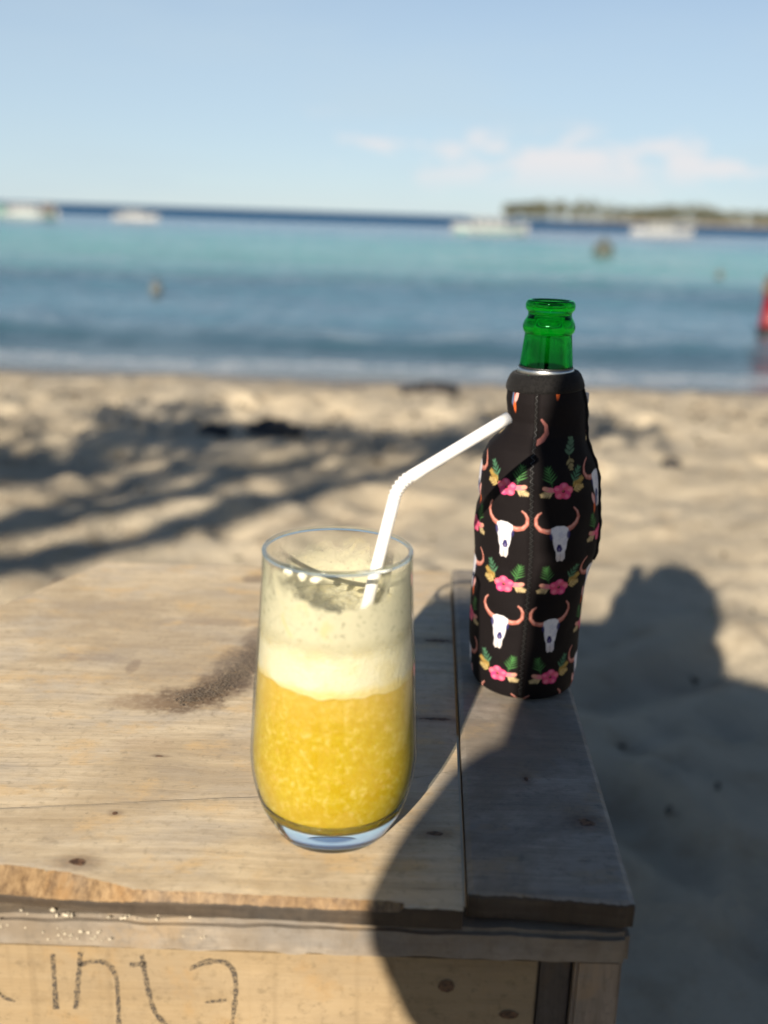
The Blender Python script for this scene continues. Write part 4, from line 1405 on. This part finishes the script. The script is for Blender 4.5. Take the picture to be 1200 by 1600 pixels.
def boat(x, y, rot, L_, label, hullm, cabm, roofm, outr=True, stripe=None):
    b = thing('outrigger_boat', label, 'boat', (x, y, SEA_Z), 'boats moored off the beach')
    b.rotation_euler = (0, 0, rot)
    ps = []
    W_ = L_ * 0.2
    H_ = L_ * 0.10
    ps.append(hull('hull', L_, W_, H_, hullm, L_ * 0.045))
    if stripe:
        ps.append(hull('stripe', L_ * 0.985, W_ * 1.04, H_ * 0.45, stripe, L_ * 0.02))
    c0, c1 = -L_ * 0.22, L_ * 0.18
    ps.append(bx('cabin', c0, c1, -W_ * 0.36, W_ * 0.36, H_ * 0.9, H_ * 1.9, cabm))
    for k in range(3):
        xx = lerp(c0, c1, (k + 0.5) / 3)
        for s in (-1, 1):
            ps.append(bx('window', xx - L_ * 0.045, xx + L_ * 0.045, s * W_ * 0.355 - 0.02, s * W_ * 0.355 + 0.02, H_ * 1.3, H_ * 1.72, m_glassb))
    ps.append(bx('roof', c0 - L_ * 0.08, c1 + L_ * 0.1, -W_ * 0.46, W_ * 0.46, H_ * 1.95, H_ * 2.12, roofm))
    for xx in (c0 - L_ * 0.07, c1 + L_ * 0.09):
        for s in (-1, 1):
            ps.append(tube('post', [(xx, s * W_ * 0.40, H_ * 0.9), (xx, s * W_ * 0.40, H_ * 1.97)], 0.03, cabm, 6))
    ps.append(tube('bowsprit', [(L_ * 0.46, 0, H_ * 1.2), (L_ * 0.56, 0, H_ * 1.9)], [0.05, 0.02], hullm, 6))
    if outr:
        for s in (-1, 1):
            ps.append(tube('outrigger', [(-L_ * 0.36, s * W_ * 1.5, 0.03), (0, s * W_ * 1.5, 0.0), (L_ * 0.34, s * W_ * 1.5, 0.06), (L_ * 0.42, s * W_ * 1.5, 0.2)], 0.07, hullm, 8))
        for xx in (-L_ * 0.24, L_ * 0.24):
            ps.append(tube('cross_beam', [(xx, -W_ * 1.5, 0.08), (xx, -W_ * 0.7, H_ * 1.25), (xx, W_ * 0.7, H_ * 1.25), (xx, W_ * 1.5, 0.08)], 0.035, cabm, 6))
    for p in ps:
        p.parent = b
    return b


boat(-25.6, 74.0, R(4), 4.4, 'white boat with green bow and brown stern at the far left horizon', m_white, m_white, m_white, True, m_teal)
bt = boat(-18.7, 77.0, R(-8), 3.4, 'small plain white boat, second from the left on the horizon', m_white, m_white, m_white, False)
boat(6.4, 70.5, R(3), 5.0, 'long white boat with pale green waterline left of the island', m_white, m_white, m_white, True, m_teal)
boat(22.2, 88.0, R(-4), 5.0, 'white boat in front of the island, right of the bottle', m_white, m_white, m_white, True)
# brown stern panel and bow paint of the first boat
b1 = bpy.data.objects['outrigger_boat']
p = bx('stern_locker', 1.15, 1.95, -0.36, 0.36, 0.30, 0.98, m_brownb)
p.parent = b1
p = bx('bow_panel', -2.05, -1.3, -0.34, 0.34, 0.30, 0.80, m_teal)
p.parent = b1

# red dinghy cut by the right edge of the picture
rd = thing('dinghy', 'red dinghy with dark waterline floating at the right edge', 'boat', (4.74, 10.25, SEA_Z))
rd.rotation_euler = (0, 0, R(8))
for p in (hull('hull', 2.3, 0.95, 0.36, m_redb, 0.10), hull('waterline', 2.34, 0.98, 0.13, m_blackb, 0.01), bx('thwart', -0.55, -0.30, -0.36, 0.36, 0.30, 0.34, m_tanb),
          bx('thwart', 0.3, 0.55, -0.36, 0.36, 0.30, 0.34, m_tanb), tube('gunwale', [(t * 1.15, -0.475 * (1 - abs(t) ** 2.6) ** 0.8 - 0.02, 0.375 + 0.11 * t * t) for t in np.linspace(-0.97, 0.97, 24)], 0.03, m_tanb, 8),
          tube('gunwale', [(t * 1.15, 0.475 * (1 - abs(t) ** 2.6) ** 0.8 + 0.02, 0.375 + 0.11 * t * t) for t in np.linspace(-0.97, 0.97, 24)], 0.03, m_tanb, 8),
          bx('stern_box', -1.08, -0.72, -0.2, 0.2, 0.36, 0.62, m_tanb)):
    p.parent = rd

m_buoy = simple('weathered_buoy', (0.06, 0.068, 0.055), 0.7, 0.3, 3)
m_float = simple('white_float', (0.09, 0.095, 0.085), 0.5, 0.1, 5)
by_ = thing('mooring_buoy', 'brown round mooring buoy on turquoise water above the bottle', 'buoy', (6.75, 33.9, SEA_Z))
lathe('body', smooth_profile([(0.001, -0.2), (0.24, -0.12), (0.33, 0.1), (0.30, 0.3), (0.16, 0.44), (0.05, 0.5), (0.04, 0.62), (0.001, 0.63)], 40), m_buoy, (0, 0), 24).parent = by_
lathe('ring', [(0.30 + 0.05 * math.cos(a), 0.02 + 0.05 * math.sin(a)) for a in np.linspace(0, 6.2832, 9)], m_brownb, (0, 0), 24).parent = by_
for i, (x, y, lab) in enumerate(((6.85, 22.0, 'white fishing float on the water near the red dinghy'), (-2.95, 13.1, 'pale fishing float in the waves at the left'))):
    fl = thing('fishing_float', lab, 'float', (x, y, SEA_Z + 0.05), 'small floats on the water')
    lathe('body', smooth_profile([(0.001, -0.06), (0.06, -0.04), (0.08, 0.02), (0.06, 0.07), (0.03, 0.10), (0.001, 0.105)], 30), m_float, (0, 0), 20).parent = fl
    tube('line_eye', [(0.03 * math.cos(a), 0, 0.12 + 0.03 * math.sin(a)) for a in np.linspace(0, 6.2832, 13)], 0.008, m_brownb, 6).parent = fl

# ------------------------------------------------------------------ behind the camera: what throws the shade
# a small shore tree back to the left; its stems and crown streak the sand
m_bark = simple('shore_tree_bark', (0.16, 0.125, 0.09), 0.9, 0.4, 20, 0.6)
m_leaf = simple('shore_tree_leaf', (0.06, 0.10, 0.035), 0.6, 0.4, 8)
SLOPE = math.tan(EL)


def above(gx, gy, D_):
    """the point D_ metres (flat) towards the sun from a spot on the sand"""
    return Vector((gx - math.cos(AZ) * D_, gy - math.sin(AZ) * D_, SAND_Z + SLOPE * D_))


tree = thing('shore_tree', 'small many-stemmed shore tree whose shadow streaks the sand at the left', 'tree', (-2.75, -2.6, sand_at(-2.75, -2.6)))
base = Vector((-2.72, -2.62, sand_at(-2.72, -2.62) - 0.1))
stems = [
    [base, above(-1.30, 1.30, 4.2), above(-0.74, 1.88, 5.0), above(-0.42, 2.22, 5.4), above(-0.004, 2.8, 6.0), above(0.12, 3.05, 6.3), above(0.3, 3.4, 6.7)],
    [base + Vector((0.02, 0.05, 0)), above(-1.10, 1.5, 4.5), above(-0.83, 2.10, 5.1), above(-0.70, 2.45, 5.5), above(-0.60, 2.80, 5.9), above(-0.55, 3.25, 6.4)],
    [above(-0.92, 1.98, 5.0), above(-0.72, 2.2, 5.3), above(-0.50, 2.44, 5.6), above(-0.33, 2.78, 5.9), above(-0.12, 3.1, 6.3), above(0.0, 3.35, 6.6)],
    [base + Vector((-0.09, 0.05, 0)), above(-1.8, 1.8, 4.7), above(-1.5, 2.4, 5.5), above(-1.2, 2.95, 6.1), above(-1.0, 3.2, 6.5)],
]
bm_v, bm_f = [], []


def add_limb(pts, r0_, r1_, seg=8):
    P_ = []
    k = len(pts) - 1
    Q = [2 * pts[0] - pts[1]] + list(pts) + [2 * pts[-1] - pts[-2]]
    for i in range(k):
        for j in range(6):
            t = j / 6
            p0, p1, p2, p3 = Q[i:i + 4]
            P_.append(0.5 * ((2 * p1) + (p2 - p0) * t + (2 * p0 - 5 * p1 + 4 * p2 - p3) * t * t + (3 * p1 - p0 - 3 * p2 + p3) * t ** 3))
    P_.append(pts[-1])
    n = len(P_)
    b0 = len(bm_v)
    for i, p in enumerate(P_):
        t = (P_[min(i + 1, n - 1)] - P_[max(i - 1, 0)]).normalized()
        a = t.cross(Vector((0.3, 1, 0.1))).normalized()
        b = t.cross(a)
        r_ = lerp(r0_, r1_, i / (n - 1)) * (1 + 0.15 * mnoise.noise(p * 5))
        for q in range(seg):
            w = 2 * math.pi * q / seg
            bm_v.append(p + (a * math.cos(w) + b * math.sin(w)) * r_)
    for i in range(n - 1):
        for q in range(seg):
            q2 = (q + 1) % seg
            bm_f.append((b0 + i * seg + q, b0 + i * seg + q2, b0 + (i + 1) * seg + q2, b0 + (i + 1) * seg + q))
    return P_


twigs = []
for i, s in enumerate(stems):
    P_ = add_limb(s, (0.07, 0.05, 0.042, 0.05)[i], 0.03)
    for k in range(9):
        p = P_[random.randint(len(P_) // 2 + 2, len(P_) - 1)]
        d = Vector((random.uniform(-1, 1), random.uniform(-1, 1), random.uniform(0.0, 0.5))).normalized()
        e = p + d * random.uniform(0.25, 0.55)
        add_limb([p, p.lerp(e, 0.5) + Vector((0, 0, 0.04)), e], 0.016, 0.006, 5)
        twigs.append(e)
part(mesh_obj('trunk', bm_v, bm_f, m_bark), tree)
vs, fs = [], []


def leaf(c, s):
    d = Vector((random.gauss(0, 1), random.gauss(0, 1), random.gauss(0, 0.6))).normalized()
    w = d.cross(Vector((random.gauss(0, 1), random.gauss(0, 1), random.gauss(0, 1)))).normalized()
    b0 = len(vs)
    vs.extend([c - d * s, c + w * s * 0.45, c + d * s, c - w * s * 0.45])
    fs.append((b0, b0 + 1, b0 + 2, b0 + 3))


clumps = [c for c in twigs if random.random() < 0.18]
for (gx0, gx1, gy0, gy1, n_) in ((-1.35, -0.80, 2.62, 3.0, 6), (-2.4, -1.3, 2.2, 3.3, 10), (-0.6, 0.2, 3.25, 3.5, 5), (-1.4, -0.6, 3.2, 3.6, 4), (0.3, 0.9, 3.4, 3.7, 4)):
    for k in range(n_):
        clumps.append(above(random.uniform(gx0, gx1), random.uniform(gy0, gy1), 6.2 + random.uniform(-0.4, 0.4)))
for c in clumps:
    for k in range(46):
        o_ = Vector((random.gauss(0, 0.11), random.gauss(0, 0.11), random.gauss(0, 0.03)))
        leaf(c + o_, random.uniform(0.035, 0.07))
part(mesh_obj('crown', vs, fs, m_leaf, smooth=False), tree)


# the person who holds the camera, sitting low with one knee up; only the shadow reaches the picture
U_ = Vector((math.sin(AZ), -math.cos(AZ), 0))
V_ = U_.cross(SUN).normalized()
if V_.z < 0:
    V_ = -V_


def sp3(u, v, back):
    """a point back metres up-sun from the lens plane, u to the right and v up as seen along the sun"""
    return U_ * u + V_ * v - SUN * back


head = sp3(-0.002, 0.330, 0.56)
neck = sp3(0.03, 0.205, 0.60)
chest = sp3(0.095, 0.09, 0.66)
shl, shr = sp3(-0.058, 0.150, 0.62), sp3(0.25, 0.165, 0.64)
belly = Vector((-0.02, -0.66, -0.10))
pelvis = Vector((0.0, -0.66, SAND_Z + 0.14))
hand_l, hand_r = Vector((-0.045, -0.055, 0.225)), Vector((0.055, -0.055, 0.215))
elb_l, elb_r = sp3(-0.050, 0.100, 0.36), sp3(0.17, -0.05, 0.34)
knee_l, knee_r = sp3(-0.170, 0.051, 0.10), sp3(0.14, -0.06, 0.12)
foot_l, foot_r = Vector((knee_l.x - 0.02, knee_l.y + 0.02, SAND_Z + 0.05)), Vector((knee_r.x + 0.02, knee_r.y + 0.02, SAND_Z + 0.05))
toe_l, toe_r = foot_l + Vector((0, 0.17, -0.02)), foot_r + Vector((0, 0.17, -0.02))
J = [(pelvis, .125), (belly, .125), (chest, .13), (neck, .055), (head + Vector((0, 0, -0.04)), .066), (head + Vector((0, 0, 0.05)), .07),
     (shl, .064), (elb_l, .050), (hand_l + Vector((0, -0.05, -0.02)), .028), (shr, .06), (elb_r, .042), (hand_r + Vector((0, -0.05, -0.02)), .028),
     (pelvis + Vector((-.10, .03, 0)), .085), (knee_l, .052), (foot_l, .038), (toe_l, .03),
     (pelvis + Vector((.10, .03, 0)), .085), (knee_r, .055), (foot_r, .038), (toe_r, .03)]
E_ = [(0, 1), (1, 2), (2, 3), (3, 4), (4, 5), (2, 6), (6, 7), (7, 8), (2, 9), (9, 10), (10, 11), (0, 12), (12, 13), (13, 14), (14, 15), (0, 16), (16, 17), (17, 18), (18, 19)]


def finger_chain(wrist, hand, sgn, first):
    """palm and five fingers closing round the edge of the phone"""
    pw = first
    J.append((hand + Vector((0, -0.012, 0)), .017))
    E_.append((pw, len(J) - 1))
    palm = len(J) - 1
    for k in range(4):
        r1 = hand + Vector((sgn * 0.006, 0.006, 0.022 - 0.016 * k))
        r2 = r1 + Vector((-sgn * 0.002, 0.016 - 0.002 * abs(k - 1), 0.001))
        r3 = r2 + Vector((-sgn * 0.012, 0.004, 0))
        for q, w in ((r1, .0075), (r2, .0068), (r3, .006)):
            J.append((q, w))
        n = len(J)
        E_.extend([(palm, n - 3), (n - 3, n - 2), (n - 2, n - 1)])
    t1 = hand + Vector((-sgn * 0.008, -0.022, 0.012))
    t2 = t1 + Vector((-sgn * 0.014, -0.004, 0.012))
    J.append((t1, .009))
    J.append((t2, .008))
    E_.extend([(palm, len(J) - 2), (len(J) - 2, len(J) - 1)])


finger_chain(J[8][0], hand_l, -1, 8)
finger_chain(J[11][0], hand_r, 1, 11)
me = bpy.data.meshes.new('body')
me.from_pydata([tuple(p) for p, r_ in J], E_, [])
bodyo = bpy.data.objects.new('body', me)
COL.objects.link(bodyo)
sk = bodyo.modifiers.new('skin', 'SKIN')
for v, (p, r_) in zip(me.skin_vertices[0].data, J):
    v.radius = (r_, r_)
me.skin_vertices[0].data[0].use_root = True
bodyo.modifiers.new('smooth', 'SUBSURF').render_levels = 2
sk.use_smooth_shade = True
m_skin, g = newmat('skin_and_dark_clothes')
cl_ = g.step(g.math('ADD', g.z, g.math('MULTIPLY', g.y, -0.3)), 0.40, 0.42)
g.l.new(bsdf(g, g.mix(cl_, (0.05, 0.06, 0.09), (0.45, 0.28, 0.19)), 0.6), g.out.inputs[0])
me.materials.append(m_skin)
person = thing('person', 'person sitting low behind the camera, seen only as the shadow on the right', 'person', (pelvis.x, pelvis.y, SAND_Z))
part(bodyo, person)
m_hair = simple('brown_hair', (0.05, 0.03, 0.018), 0.5, 0.4, 60)
hd = head + Vector((0, -0.012, 0.02))
part(lump('hair', hd, 0.080, 0.095, 0.105, m_hair, 3, 0.12, 3.0, 4), person)
part(lump('hair', hd + Vector((-0.012, -0.04, -0.12)), 0.085, 0.055, 0.15, m_hair, 5, 0.15, 3.0, 4), person)

phone = thing('smartphone', 'black smartphone in the hands behind the camera, outside the picture', 'phone', (0, -0.02, 0.19))
m_ph = simple('phone_body', (0.015, 0.015, 0.018), 0.25, 0.1, 100)
pb_ = box('phone_case', -0.036, 0.040, -0.026, -0.018, 0.125, 0.285, m_ph, 0.004, 1, 0.0)
part(pb_, phone)
m_lens = simple('lens_glass', (0.01, 0.01, 0.012), 0.05, 0.1, 100)
part(lathe('lens_ring', [(0.001, 0.0), (0.006, 0.0), (0.007, 0.0025), (0.008, 0.0)], m_lens, (0, 0), 24), phone)
bpy.data.objects['lens_ring'].matrix_world = Matrix.Translation((0.0, -0.0145, 0.27)) @ Matrix.Rotation(R(-90), 4, 'X')
